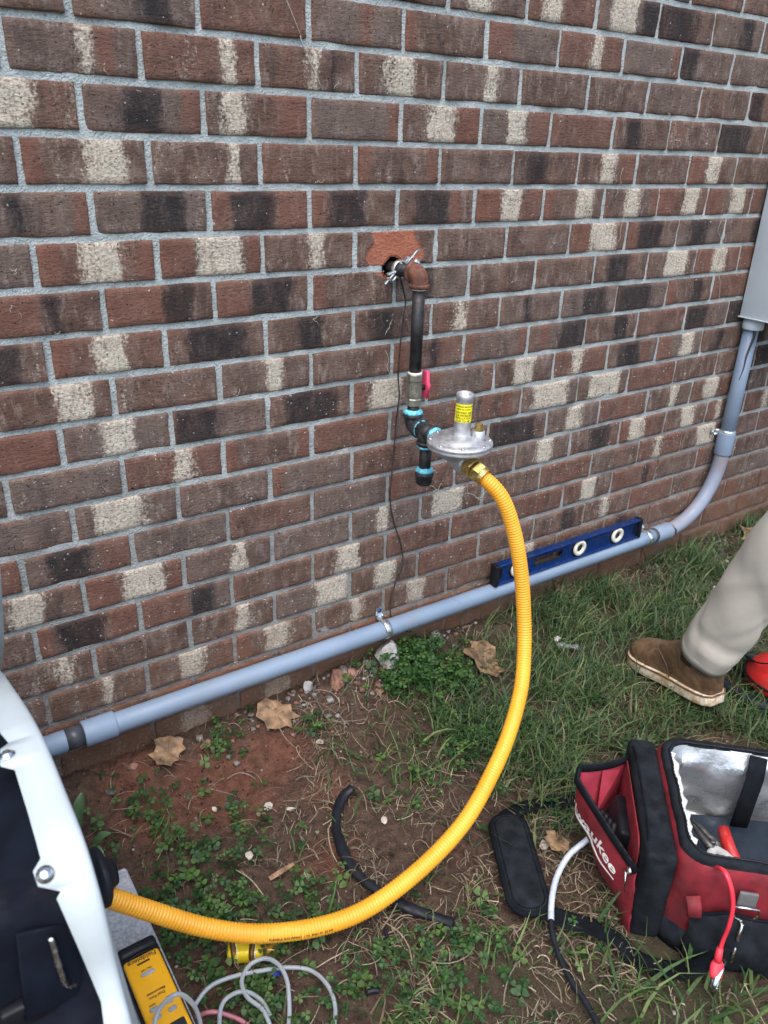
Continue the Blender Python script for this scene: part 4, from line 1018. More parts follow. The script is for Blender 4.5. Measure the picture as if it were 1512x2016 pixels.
# ==================================================================== TOOL BAG
BC1 = Vector((.076, -.922, 0.0)); BLd = Vector((.725, -.688, 0)).normalized(); BWd = Vector((.688, .725, 0)).normalized()
def BP(l, w, z): return BC1 + BLd * l + BWd * w + Vector((0, 0, z))
bag = thing("tool_bag", "red and black open tool bag with silver lining on the grass", "bag", tuple(BP(.25, .16, 0)))
LEN, WID, HGT = .50, .325, .200
def ring(l0, l1, w0, w1, r, z, n=7, fn=None):
    pts = []
    for cx, cy, a0 in ((l1 - r, w1 - r, 0), (l0 + r, w1 - r, 90), (l0 + r, w0 + r, 180), (l1 - r, w0 + r, 270)):
        for k in range(n):
            a = math.radians(a0 + 90 * k / (n - 1)); pts.append([cx + r * math.cos(a), cy + r * math.sin(a)])
    # subdivide the straights
    out = []
    for a, b in zip(pts, pts[1:] + pts[:1]):
        d = math.hypot(b[0] - a[0], b[1] - a[1]); m = max(1, int(d / .018))
        for q in range(m): out.append((a[0] + (b[0] - a[0]) * q / m, a[1] + (b[1] - a[1]) * q / m))
    return [BP(x, y, z if fn is None else fn(x, y, z)) for x, y in out]
def loft(rings, closed=True):
    n = len(rings[0]); V = [p for r in rings for p in r]
    F = [(i * n + k, i * n + (k + 1) % n, (i + 1) * n + (k + 1) % n, (i + 1) * n + k) for i in range(len(rings) - 1) for k in range(n)]
    return V, F
def same_ring(inset, z, noise=0.0, seed=0, sag=0.0):
    rr = random.Random(seed); base = ring(0, LEN, 0, WID, .045, z); c = BP(LEN / 2, WID / 2, z); out = []
    for k, p in enumerate(base):
        l = (p - BC1).dot(BLd); w = (p - BC1).dot(BWd)
        l2 = LEN / 2 + (l - LEN / 2) * (LEN / 2 - inset) / (LEN / 2); w2 = WID / 2 + (w - WID / 2) * (WID / 2 - inset) / (WID / 2)
        nz = 0
        if noise: nz = noise * (math.sin(l * 47 + w * 61 + seed * 1.7 + z * 40) + .7 * math.sin(l * 101 - w * 83 + z * 95 + seed) + .5 * math.sin((l + w) * 190 + seed * 3 - z * 60)) * .5
        dl, dw = (l2 - LEN / 2), (w2 - WID / 2); dd = math.hypot(dl, dw)
        out.append(BP(l2 - dl / dd * nz, w2 - dw / dd * nz, z - sag * math.sin(PI * max(0, min(1, l / LEN))) + (nz * .4 if noise else 0)))
    return out
mesh("body", *loft([same_ring(.03, .001), same_ring(.006, .006, .001, 1), same_ring(-.002, .05, .004, 2), same_ring(-.003, .10, .004, 3), same_ring(.001, .15, .003, 4), same_ring(.002, .185, .002, 5), same_ring(.005, .200, .002, 6), same_ring(.012, .206, .001, 7)]), M_redcloth, bag)
mesh("rim", *loft([same_ring(.008, .200, .001, 7), same_ring(.009, .210, .0015, 8), same_ring(.013, .2150, .0015, 8), same_ring(.021, .214, .0015, 8), same_ring(.025, .208, .0015, 8), same_ring(.022, .198, .001, 8)]), M_blackcloth, bag)
zr = same_ring(.0225, .2145, .0015, 8)
mesh("zipper_track", *sweep(smooth_path(zr + [zr[0]], 300), [.0016 + .0010 * (i % 2) for i in range(300)], 6), M_blackp, bag)
def lining_rings():
    R = []; zs = np.linspace(.209, .045, 20)
    for q, z in enumerate(zs):
        t = q / 19; base = same_ring(.024 + .010 * t ** 2, z); out = []
        for p in base:
            l = (p - BC1).dot(BLd); w = (p - BC1).dot(BWd); per = l * 9 + w * 11
            d = 0.034 * (fbm(np.array([per * 1.1 + z * 9]), np.array([z * 16 + per * .35]), 5, 3)[0] - .44) + .017 * (1 - abs(2 * vnoise(np.array([per * 2.2 - z * 14]), np.array([z * 7.0]), 8)[0] - 1)) ** 3
            d *= min(1, t * 5) * (1 if t < .9 else .4)
            dl, dw = LEN / 2 - l, WID / 2 - w; m = max(abs(dl) / LEN, abs(dw) / WID); ux, uy = (math.copysign(1, dl) if abs(dl) / LEN > .40 else 0), (math.copysign(1, dw) if abs(dw) / WID > .36 else 0)
            nn = math.hypot(ux, uy) or 1; out.append(p + (BLd * ux + BWd * uy) / nn * d)
        R.append(out)
    R.append(same_ring(.06, .040)); R.append(same_ring(.16, .038)); return R
mesh("lining", *loft(lining_rings()), M_foil, bag)
# pale turned edge of the liner on the near-left side
V = []; F = []
pts = [(.048, .055), (.047, .10), (.046, .16), (.047, .22), (.052, .27)]
for i in range(25):
    w = .050 + .225 * i / 24; z = .209 + .002 * math.sin(i * 2.1); l = .0260 + .002 * math.sin(i * 1.3)
    V += [BP(l, w, z), BP(l + .009 + .003 * math.sin(i * 1.9), w, z - .004), BP(l + .010 + .003 * math.sin(i * 2.3), w, z - .026)]
F = [(i * 3 + j, i * 3 + j + 1, i * 3 + j + 4, i * 3 + j + 3) for i in range(24) for j in range(2)]
mesh("liner_edge", V, F, M_liner_edge, bag)
# black webbing sewn down the lining at the far side
mesh("inner_strap", *sweep([BP(.195, .290, .212), BP(.190, .268, .175), BP(.183, .258, .11), BP(.178, .250, .06)], .017, 10, flat=(1, .10), up0=-BWd), M_webbing, bag)
# black gusset of the end pocket with red inner face
mesh("end_gusset", *box(tuple(BP(-.023, .163, .101)), (.054, .300, .203), Matrix((BLd, BWd, Vector((0, 0, 1)))).transposed(), bevel=.012, seg=3), M_blackcloth, bag)
mesh("gusset_piping", *sweep(smooth_path([BP(-.044, .035, .012), BP(-.046, .032, .10), BP(-.044, .040, .188), BP(-.042, .070, .208), BP(-.042, .165, .211), BP(-.042, .260, .208), BP(-.044, .292, .188), BP(-.046, .298, .10)], 60), .0022, 8), M_webbing, bag)
mesh("pocket_back", *prism(rrect(.235, .170, .03), BP(-.0525, .165, .100), BWd, (0, 0, 1), -BLd, .003, .001), M_redcloth, bag)
# flap of the end pocket, unzipped and falling open
def bez(a, b, c, t): return tuple(a[i] * (1 - t) ** 2 + 2 * b[i] * t * (1 - t) + c[i] * t * t for i in range(3))
def lerp3(a, b, t): return tuple(a[i] + (b[i] - a[i]) * t for i in range(3))
def top_edge(u):
    B, T1, T2, Fp = (-.052, .040, .128), (-.158, .172, .196), (-.152, .205, .196), (-.050, .275, .178)
    if u < .5: return bez(B, (-.115, .105, .172), T1, u / .5)
    if u < .58: return lerp3(T1, T2, (u - .5) / .08)
    return bez(T2, (-.085, .235, .182), Fp, (u - .58) / .42)
def bot_edge(u): return bez((-.048, .012, .004), (-.095, .150, .002), (-.048, .305, .004), u)
def flap(u, v, lift=0.0):
    a, b = bot_edge(u), top_edge(u); p = lerp3(a, b, v)
    bul = .022 * math.sin(PI * v) * math.sin(PI * u) + .003 * math.sin(u * 17 + v * 9)
    return BP(p[0] - bul - lift, p[1], p[2])
NU, NV = 40, 18
def flap_mesh(lift): 
    V = [flap(i / NU, j / NV, lift) for j in range(NV + 1) for i in range(NU + 1)]
    F = [(j * (NU + 1) + i, (j + 1) * (NU + 1) + i, (j + 1) * (NU + 1) + i + 1, j * (NU + 1) + i + 1) for j in range(NV) for i in range(NU)]
    return V, F
fl = mesh("pocket_flap", *flap_mesh(0.002), M_redcloth, bag)
mesh("flap_lining", *flap_mesh(-0.002), M_pinkcloth, bag)
ez = [BP(*top_edge(i / 60)) for i in range(61)]
mesh("flap_zipper_tape", *sweep(ez, .0095, 10, flat=(.55, 1.0)), M_webbing, bag)
mesh("flap_zipper_teeth", *sweep([p + Vector((0, 0, .0085)) for p in ez], [.0013 + .0008 * (i % 2) for i in range(61)], 6), M_blackp, bag)
# side webs between flap and gusset
mesh("flap_gusset", [BP(-.052, .275, .178), BP(*top_edge(.75)), BP(*[(a + b) / 2 for a, b in zip(top_edge(.62), bot_edge(.62))]), BP(-.050, .300, .01), BP(-.050, .285, .10)], [(0, 1, 2, 4), (4, 2, 3)], M_pinkcloth, bag, smooth=False)
mesh("pocket_contents", *cat(box(tuple(BP(-.075, .165, .085)), (.03, .10, .11), Matrix((BLd, BWd, Vector((0, 0, 1)))).transposed() @ Matrix.Rotation(.3, 3, 'Y'), bevel=.006), *[sweep([BP(-.085 - .006 * k, .12 + .02 * k, .03), BP(-.085 - .004 * k, .13 + .02 * k, .145 - .01 * k)], .005, 8) for k in range(4)]), M_blackp, bag)
# zip pull on the near end of the track
zp = BP(-.060, .040, .128)
pull = mesh("zip_pull", *cat(revolve([(.004, 0), (.0075, .001), (.0075, .008), (.004, .009)], zp + Vector((0, 0, .002)), -BLd, 14), prism([(-.005, 0), (.005, 0), (.0065, -.032), (-.0065, -.032)], zp - BLd * .010 + Vector((0, 0, 0)), (BWd * -1 + Vector((0, 0, 0))), (Vector((0, 0, 1)) + BWd * .55).normalized(), -BLd, .0022, .0006)), M_chrome, bag)
# lettering and flourish on the flap (u runs near to far, so it is mirrored)
tv, tf = text_pts("Milwaukee", 1.0, .35, .022)
tw = max(x for x, y in tv) - min(x for x, y in tv)
def on_flap(x, y): return flap(.37 - x * .52, .70 + y * .20 + x * -.04, .0032)
mesh("lettering", [on_flap(x / tw, y) for x, y in tv], tf, M_letter, bag, smooth=False)
fp = [(-.42, -.30), (-.22, -.36), (-.02, -.44), (.06, -.56), (.07, -.72), (.12, -.80), (.28, -.80), (.48, -.74)]
sp = smooth_path([on_flap(x, y) for x, y in fp], 40)
mesh("flourish", *sweep(sp, [.0042 * (1 - abs(i / 39 - .4) * 1.2) + .0006 for i in range(40)], 8, flat=(1, .15), up0=-BLd), M_letter, bag)
# black pocket bulging on the long side
V = []; F = []; NL, NZ = 36, 12
for j in range(NZ + 1):
    for i in range(NL + 1):
        u, v = i / NL, j / NZ; l = .035 + .44 * u
        top = .118 + .010 * math.sin(u * 9) - .016 * math.exp(-((u - .42) / .10) ** 2)
        b = .012 + .034 * math.sin(PI * min(1, v * .9 + .08)) ** .7 * (math.sin(PI * u) ** .35) + .003 * math.sin(u * 40 + v * 12)
        V.append(BP(l, -b, .003 + (top - .003) * v))
F = [(j * (NL + 1) + i, j * (NL + 1) + i + 1, (j + 1) * (NL + 1) + i + 1, (j + 1) * (NL + 1) + i) for j in range(NZ) for i in range(NL)]
top = [V[NZ * (NL + 1) + i] for i in range(NL + 1)]
mesh("side_pocket", V, F, M_blackcloth, bag); mesh("pocket_hem", *sweep(top, .0028, 8), M_webbing, bag)
mesh("base_skirt", *loft([same_ring(.028, .0005), same_ring(-.004, .003, .001, 1), same_ring(-.007, .03, .003, 2), same_ring(-.006, .055, .003, 2), same_ring(-.001, .057, .003, 2)]), M_blackcloth, bag)
mesh("red_tab", *sweep([BP(.030, -.010, .150), BP(.034, -.020, .135), BP(.036, -.024, .118)], .012, 10, flat=(1, .2), up0=-BWd), M_redcloth, bag)
# D-ring, its loop and the strap's snap hook
dr = Vector(on_z(1468, 1778, .150)); dl = (dr - BC1).dot(BLd)
mesh("ring_loop", *box(tuple(BP(dl, -.010, .160)), (.030, .006, .034), Matrix((BLd, BWd, Vector((0, 0, 1)))).transposed(), bevel=.002), simple("grey_webbing", (.13, .135, .135), .7), bag)
mesh("d_ring", *sweep([BP(dl + x, -.018, .144 + z) for x, z in [(-.019, .006), (.019, .006), (.020, -.006), (.015, -.018), (.005, -.024), (-.005, -.024), (-.015, -.018), (-.020, -.006)]], .0024, 8, closed=True, up0=-BWd), M_chrome, bag)
hk0 = BP(dl - .004, -.022, .122); hk = [hk0, hk0 + Vector((-.008, -.006, -.004)), hk0 + Vector((-.014, -.008, -.022)), hk0 + Vector((-.006, -.006, -.034)), hk0 + Vector((.002, -.004, -.020)), hk0 + Vector((.004, -.002, -.006))]
mesh("snap_hook", *cat(sweep(smooth_path(hk, 30), .0026, 8), sweep([hk0 + Vector((-.008, -.007, -.030)), hk0 + Vector((-.022, -.012, -.070))], .0026, 8)), M_chrome, bag)
# shoulder strap and pad lying on the grass
def strap_path(p, n=60): return [v for v in px_path(p, n)]
ss_ = mesh("shoulder_strap", *sweep(strap_path([(1240, 1560, .05), (1190, 1556, .03), (1130, 1572, .022), (1075, 1580, .020), (1030, 1590, .020), (995, 1612, .020), (1000, 1660, .020)]), .019, 10, flat=(1, .09)), M_webbing, bag)
mesh("shoulder_strap", *sweep(strap_path([(1045, 1760, .018), (1075, 1795, .018), (1120, 1812, .020), (1175, 1828, .022), (1215, 1850, .016), (1255, 1888, .012), (1310, 1908, .012), (1370, 1905, .03), (1405, 1875, .06)]), .019, 10, flat=(1, .09)), M_webbing, bag)
pa = Vector(on_z(1002, 1628, .026)); pb = Vector(on_z(1040, 1770, .026)); pu = (pb - pa).normalized(); pv = Vector((0, 0, 1)).cross(pu)
plen = (pb - pa).length + .07
sp_ = mesh("shoulder_pad", *prism(rrect(plen, .084, .038, 8), (pa + pb) / 2 - Vector((0, 0, .008)), pu, pv, (0, 0, 1), .012, .005), M_webbing, bag)
pp = [((pa + pb) / 2 + pu * x + pv * y + Vector((0, 0, .0042))) for x, y in rrect(plen - .018, .066, .030, 8)]
mesh("pad_stitching", *sweep(pp, .0016, 6, closed=True), M_blackcloth, sp_)
mesh("pad_face", *prism(rrect(plen - .026, .058, .026, 8), (pa + pb) / 2 + Vector((0, 0, .003)), pu, pv, (0, 0, 1), .004, .0018), M_blackcloth, sp_)

# tools inside the bag
pl0 = thing("pliers", "long-nose pliers with pale grey handles inside the red bag", "pliers", tuple(BP(.12, .14, .07)))
def BX(px, py, z): return Vector(on_z(px, py, z))
tip = BX(1357, 1612, .115); piv = BX(1402, 1662, .105)
nd = (piv - tip).normalized(); nsd = Vector((0, 0, 1)).cross(nd)
for s in (-1, 1):
    mesh("jaw", *sweep([tip + nsd * .0022 * s, tip.lerp(piv, .5) + nsd * .006 * s, piv + nsd * .008 * s, piv + nd * .012 + nsd * .007 * s], [.0022, .0052, .0085, .006], 10), M_toolsteel, pl0)
mesh("pivot", *revolve([(.006, 0), (.006, .004), (.004, .005)], piv + Vector((0, 0, .005)), (0, 0, 1), 14), M_toolsteel, pl0)
for (x1, y1), (x2, y2), (x3, y3) in (((1400, 1686), (1408, 1712), (1425, 1760)), ((1425, 1684), (1446, 1704), (1480, 1745))):
    hpth = smooth_path([piv + nd * .008, BX(x1, y1, .100), BX(x2, y2, .092), BX(x3, y3, .075)], 24)
    g1 = mesh("handle", *sweep(hpth, [.006 + .0042 * min(1, i / 5) for i in range(24)], 12), M_gripgrey, pl0)
    mesh("grip_inlay", *sweep(hpth[9:], [.0112] * 15, 12, flat=(.7, 1.02)), M_blackp, pl0)
o = mesh("red_tube", *sweep([BX(1424, 1632, .100), BX(1432, 1660, .095), BX(1458, 1725, .075)], [.0115, .0125, .0125], 8), M_redplastic); tag(o, "red plastic tube standing in the silver lined bag", "tube")
o = mesh("tape_roll", *box(tuple(BP(.165, .165, .050)), (.24, .22, .03), Matrix((BLd, BWd, Vector((0, 0, 1)))).transposed() @ Matrix.Rotation(.06, 3, 'Z'), bevel=.006), simple("dark_blue_pack", (.008, .016, .028), .6)); o.name = "dark_pack"; tag(o, "dark blue pack lying under the pliers in the bag", "pack")
# red test lead over the rim
tl = thing("test_lead", "red test lead hanging over the bag rim with a steel clip", "lead", tuple(on_z(1410, 1920, .01)))
mesh("wire", *sweep(smooth_path([BX(1395, 1712, .16), BX(1412, 1708, .205), BX(1428, 1718, .222), BX(1440, 1750, .205), BX(1443, 1785, .175), BX(1436, 1820, .140), BX(1424, 1850, .105), BX(1417, 1872, .085)], 70), .0042, 10, flat=(1.15, .8)), M_redwire, tl)
mesh("strain_relief", *sweep([BX(1418, 1866, .090), BX(1414, 1884, .074), BX(1413, 1892, .066)], [.0050, .0062, .0062], 12), M_redwire, tl)
mesh("boot", *sweep(smooth_path([BX(1413, 1888, .068), BX(1412, 1898, .060), BX(1410, 1915, .050), BX(1410, 1926, .044)], 14), [.006, .007, .0085, .0100, .0108, .0112, .0114, .0114, .0114, .0114, .0112, .0108, .010, .008], 12, flat=(1, .6)), M_redwire, tl)
ca, cb = BX(1410, 1922, .046), BX(1402, 1962, .022); cd_ = (cb - ca).normalized(); cs = Vector((0, 0, 1)).cross(cd_).normalized()
mesh("clip", *cat(sweep([ca, ca.lerp(cb, .5), cb], [.0075, .0062, .0025], 10, flat=(1, .45)), sweep([BX(1424, 1888, .058), BX(1418, 1910, .056), BX(1408, 1935, .045), BX(1400, 1960, .022)], [.006, .0055, .004, .0022], 10, flat=(1, .3)), revolve([(.0035, -.006), (.0035, .006)], ca.lerp(cb, .55), cs, 10)), M_chrome, tl)

# ==================================================================== CABLES ON THE GROUND
cab = thing("cable", "black cable with white wrapped end beside the tool bag", "cable", tuple(on_z(1090, 1800, 0)))
wpth = [(1172, 1640, .075), (1150, 1658, .062), (1120, 1684, .045), (1098, 1722, .035), (1087, 1765, .030), (1085, 1812, .024)]
bpth = [(1085, 1812, .024), (1090, 1850, .020), (1104, 1890, .018), (1124, 1930, .016), (1152, 1972, .016), (1190, 2040, .018)]
whole = smooth_path([on_z(*p) for p in wpth + bpth[1:]], 160); cut = min(range(160), key=lambda i: abs(project(np.array(whole[i]))[1] - 1812))
mesh("white_wrap", *sweep(whole[:cut + 1], [.0056 + .0004 * (i % 7 == 0) for i in range(cut + 1)], 12), M_whitecable, cab)
mesh("black_sheath", *sweep(whole[cut:], .0052, 12), M_rubber, cab)
lm = px_path([(694, 1550, .030), (676, 1568, .020), (663, 1600, .016), (664, 1640, .016), (682, 1690, .016), (708, 1725, .016), (750, 1757, .016), (800, 1785, .016), (850, 1803, .015), (893, 1818, .016)], 90)
rr = random.Random(4)
V, F = sweep(lm, [.0102 + .0014 * math.sin(i * .21) for i in range(90)], 14, flat=(1.0, .62))
V = [v + Vector((rr.uniform(-1, 1), rr.uniform(-1, 1), rr.uniform(-1, 1))) * .0005 for v in V]
o = mesh("black_loom", V, F, M_rubber); tag(o, "black plastic loom lying in a curve under the yellow hose", "cable")
o = mesh("cable_scrap", *sweep(px_path([(758, 1830, .012), (764, 1852, .012), (762, 1862, .012)], 8), .0035, 8), M_rubber); tag(o, "short black scrap of cable on the soil below the black loom", "scrap")
o = mesh("cable_scrap", *sweep(px_path([(722, 1954, .012), (735, 1950, .014), (747, 1951, .012)], 8), .0048, 10), M_rubber); tag(o, "short black plastic tube scrap near the clear tubing", "scrap")

# ==================================================================== RED POUCH WITH RIBBED BLACK RIM (right edge)
kc = on_z(1530, 1342, .03); kc = Vector(kc); kx = (Vector(on_z(1580, 1355, .03)) - kc).normalized(); ky = Vector((0, 0, 1)).cross(kx)
kp = thing("knee_pad", "red zipped pad with ribbed black rim on the grass behind the boot", "pad", (kc.x, kc.y, 0))
pts = []; rads = []
for i in range(160):
    a = 2 * PI * i / 160; pts.append(Vector((kc.x, kc.y, .018)) + kx * .150 * math.cos(a) + ky * .115 * math.sin(a)); rads.append(.017 + .0016 * (i % 3 == 0))
mesh("ribbed_rim", *sweep(pts, rads, 10, closed=True), M_rubber, kp)
mesh("black_base", *revolve([(.10, 0), (.095, .02), (.05, .035), (.01, .036)], Vector((kc.x, kc.y, .004)) + kx * .05, (0, 0, 1), 28), M_rubber, kp)
V, F = revolve([(.088, -.004), (.094, .008), (.092, .022), (.080, .042), (.055, .058), (.025, .066), (.003, .068)], Vector((kc.x, kc.y, .030)) + kx * .012, (0, 0, 1), 36); mesh("red_shell", V, F, M_redplastic, kp)
zz = [Vector((kc.x, kc.y, .050)) + kx * (.012 + .0945 * math.cos(a)) + ky * .0945 * math.sin(a) for a in np.linspace(PI * .8, PI * 1.9, 90)]
mesh("zipper", *sweep(zz, [.0022 + .0018 * (i % 2) for i in range(90)], 6), M_blackp, kp)
mesh("elastic_band", *sweep(smooth_path([Vector(on_z(1468, 1290, .05)), Vector(on_z(1490, 1304, .095)), Vector(on_z(1520, 1306, .105)), Vector(on_z(1570, 1300, .09))], 24), .006, 8, flat=(1, .3)), M_webbing, kp)

# ==================================================================== PERSON: one trouser leg and boot in view
person = thing("person", "person in khaki trousers and brown leather boot stepping in at the right edge", "person", (.71, -.47, 0))
Hh = Vector((.694, -.592, .050)); Tt = Vector((.727, -.318, .010)); fa = (Tt - Hh); FLn = fa.length; fa.normalize()
fs = fa.cross(Vector((0, 0, 1))).normalized(); fu = fs.cross(fa).normalized()
SEC = [(0.0, .018, .075), (.02, .027, .088), (.06, .034, .100), (.15, .039, .116), (.27, .040, .122), (.38, .039, .116), (.46, .0385, .101), (.55, .041, .086), (.66, .045, .074), (.78, .047, .064), (.88, .043, .056), (.95, .033, .047), (.985, .020, .037), (1.0, .006, .026)]
V = []; nseg = 24; SOLE = .026
for s, w, h in SEC:
    c = Hh + fa * (FLn * s); bend = .004 * math.sin(s * 8)
    for k in range(nseg):
        a = 2 * PI * k / nseg; ca_, sa_ = math.cos(a), math.sin(a)
        x = w * math.copysign(abs(ca_) ** .75, ca_); z = h / 2 + h / 2 * math.copysign(abs(sa_) ** .8, sa_)
        if sa_ < 0: z = h / 2 - h / 2 * abs(sa_) ** .35
        x *= 1 - .28 * max(0, z / h - .45) * (1 if s > .4 else .5)
        V.append(c + fs * x + fu * (SOLE + z - .010 + (.0022 * math.sin(s * 60) if .38 < s < .62 and sa_ > 0 else 0)))
F = [(i * nseg + k, i * nseg + (k + 1) % nseg, (i + 1) * nseg + (k + 1) % nseg, (i + 1) * nseg + k) for i in range(len(SEC) - 1) for k in range(nseg)]
F.append(tuple(range(nseg))[::-1]); F.append(tuple((len(SEC) - 1) * nseg + k for k in range(nseg)))
boot = mesh("boot", V, F, M_leather, person)
so = [(FLn * s, .0 + w * 1.10 + .004) for s, w in ((-.015, .016), (.03, .029), (.10, .035), (.22, .037), (.38, .037), (.52, .039), (.66, .044), (.78, .0465), (.88, .042), (.95, .032), (1.0, .017), (1.015, .004))]
outl = so + [(x, -y) for x, y in so[::-1]]
mesh("sole", *prism(outl, Hh, fa, fs, fu, SOLE + .003, .003), M_sole, boot)
mesh("welt", *sweep([Hh + fa * x + fs * y * 1.01 + fu * (SOLE + .001) for x, y in outl], .0024, 6, closed=True), M_leather, boot)
for o_ in (Hh + fa * .115, ):
    mesh("seam", *sweep(smooth_path([o_ + fs * -.042 + fu * .030, o_ + fa * .012 + fs * -.042 + fu * .060, o_ + fa * .045 + fs * -.040 + fu * .095, o_ + fa * .05 + fs * -.030 + fu * .11], 16), .0014, 6), M_leather, boot)
ank = Hh + fa * .072 + fu * .09
mesh("shaft", *sweep([ank, ank + Vector((0, -.015, .06)), ank + Vector((0, -.03, .12))], [.042, .043, .044], 24), M_leather, boot)
# trouser leg, one continuous lofted surface with folds
axd = Vector((0, -.1, .3)).normalized(); hem = Vector((.703, -.528, .152))
knee = hem + axd * .40; hip = Vector((.80, -.84, .95))
ctr = smooth_path([hem, hem + axd * .13, hem + axd * .27, knee, knee.lerp(hip, .4) + Vector((.02, -.01, 0)), hip], 60)
V = []; nt = 64; L = 0.0
for i, c in enumerate(ctr):
    T = (ctr[min(59, i + 1)] - ctr[max(0, i - 1)]).normalized(); fw = Vector((0, 1, 0)) - T * T.y; fw.normalize(); sd_ = fw.cross(T)
    if i: L += (c - ctr[i - 1]).length
    rx, ry = (.0585 + .010 * min(1, L / .4) + .022 * max(0, (L - .4) / .5)), (.066 + .008 * min(1, L / .4) + .022 * max(0, (L - .4) / .5))
    for k in range(nt):
        a = 2 * PI * k / nt
        fold = .0050 * math.sin(3 * a + L * 26 + 1.2) * math.exp(-((L - .10) / .10) ** 2) + .0045 * math.sin(2 * a - L * 38) * math.exp(-((L - .20) / .16) ** 2) + .0025 * math.sin(5 * a + L * 60) * math.exp(-((L - .07) / .07) ** 2) + .002 * math.sin(4 * a + L * 18)
        # a soft bag of cloth breaking over the boot
        fold *= .55
        fold += .0045 * (1 - abs(math.sin(1.5 * a + L * 17 + .6))) ** 3 * math.exp(-((L - .22) / .2) ** 2) - .005 * (1 - abs(math.sin(1.0 * a - L * 11 + 2.0))) ** 6 * math.exp(-((L - .15) / .15) ** 2)
        fold += .006 * math.exp(-((L - .055) / .022) ** 2) * max(0, math.cos(a - 4.2)) - .006 * math.exp(-((L - .085) / .016) ** 2) * max(0, math.cos(a - 4.3))
        V.append(c + fw * math.cos(a) * (ry + fold) + sd_ * math.sin(a) * (rx + fold))
F = [(i * nt + k, i * nt + (k + 1) % nt, (i + 1) * nt + (k + 1) % nt, (i + 1) * nt + k) for i in range(59) for k in range(nt)]
F.append(tuple(59 * nt + k for k in range(nt)))
# turned-in hem gives the cloth an edge
b0 = len(V); V += [hem + (V[k] - hem) * .955 + axd * .0 for k in range(nt)] + [hem + (V[k] - hem) * .95 + axd * .03 for k in range(nt)]
F += [(k, b0 + k, b0 + (k + 1) % nt, (k + 1) % nt) for k in range(nt)] + [(b0 + k, b0 + nt + k, b0 + nt + (k + 1) % nt, b0 + (k + 1) % nt) for k in range(nt)]
tr = mesh("trousers", V, F, M_khaki, person)
hs = [hem + (V[5 * 0 + k] - hem) * 1.004 + axd * .018 for k in range(nt)]
mesh("hem_stitching", *sweep(hs, .0007, 5, closed=True), M_khaki, tr)

# ==================================================================== VEGETATION AND LITTER
def leaf_material(name, rough=.55, trans=.25):
    t = NT(name); c = t.attr("col", 'GEOMETRY', 'Color'); p = t.pos()
    c = t.mix(t.ss(t.noise(120, 3, p), .3, .7), t.mix(1.0, c, (.62, .62, .62), 'MULTIPLY'), c)
    t.set(Base_Color=c, Roughness=rough); t.b.inputs["Specular IOR Level"].default_value = .35
    tr = t.add("ShaderNodeBsdfTranslucent"); t.l.new(c, tr.inputs[0])
    mx = t.add("ShaderNodeMixShader"); mx.inputs[0].default_value = trans
    out = t.n["Material Output"]; t.l.new(t.b.outputs[0], mx.inputs[1]); t.l.new(tr.outputs[0], mx.inputs[2]); t.l.new(mx.outputs[0], out.inputs[0])
    return t.m
M_grass = leaf_material("grass_blades"); M_clov = leaf_material("clover_leaves", .5, .3); M_straw = leaf_material("straw", .8, .1); M_grit = leaf_material("soil_grit", .95, 0.0)

def free_of_things(x, y):
    ok = ~((x < padx1 + .004) & (y < pady1 + .004) & (y > -1.03))
    l = (x - BC1.x) * BLd.x + (y - BC1.y) * BLd.y; w = (x - BC1.x) * BWd.x + (y - BC1.y) * BWd.y
    ok &= ~((l > -.055) & (l < LEN + .01) & (w > -.035) & (w < WID + .01))
    pc = (pa + pb) / 2; u = (x - pc.x) * pu.x + (y - pc.y) * pu.y; v = (x - pc.x) * pv.x + (y - pc.y) * pv.y
    ok &= ~((np.abs(u) < plen / 2) & (np.abs(v) < .040))
    return ok & (y < -.010)
def scatter(n, dens, x0=-1.0, x1=2.6, y0=-1.35, y1=-.012, seed=1):
    """n tries per square metre at density 1"""
    r = np.random.default_rng(seed); N = int(n * (x1 - x0) * (y1 - y0))
    x = r.uniform(x0, x1, N); y = r.uniform(y0, y1, N)
    k = (r.random(N) < dens(x, y)) & free_of_things(x, y)
    px, py, d = project(np.stack([x, y, np.zeros_like(x)], -1))
    k &= (d > .2) & (px > -260) & (px < 1800) & (py < 2250)
    return x[k], y[k], r
def blades(x, y, r, h, w, lean, col, segs=4, droop=.6, lift=0.0):
    n = len(x); az = r.uniform(0, 2 * PI, n); H = r.uniform(*h, n); Wd = r.uniform(*w, n); LN = r.uniform(*lean, n)
    tw = az + r.uniform(-.5, .5, n) + PI / 2; curl = r.normal(0, .5, n)
    V = np.zeros((n, segs, 2, 3)); z0 = ground_z(x, y) - .002 + lift
    for i in range(segs):
        t = i / (segs - 1); hor = H * (LN * t + droop * LN * t * t) / (1 + droop)
        ver = H * np.sqrt(np.clip(1 - LN ** 2, .01, 1)) * t * (1 - .45 * droop * LN * t * t)
        a = az + curl * t * t
        cx = x + np.cos(a) * hor; cy = y + np.sin(a) * hor; cz = z0 + ver + .002 * i
        wd = Wd * (1 - t ** 1.6) * .5 + .0001
        V[:, i, 0] = np.stack([cx - np.cos(tw) * wd, cy - np.sin(tw) * wd, cz], -1); V[:, i, 1] = np.stack([cx + np.cos(tw) * wd, cy + np.sin(tw) * wd, cz + wd * .5], -1)
    V[..., 1] = np.minimum(V[..., 1], -.004)
    b = np.arange(n)[:, None] * segs * 2; q = []
    for i in range(segs - 1): q.append(np.stack([b[:, 0] + 2 * i, b[:, 0] + 2 * i + 1, b[:, 0] + 2 * i + 3, b[:, 0] + 2 * i + 2], -1))
    C = np.repeat(col(n, r)[:, None, :], segs * 2, 1)
    return V.reshape(-1, 3), np.concatenate(q), C.reshape(-1, 3)
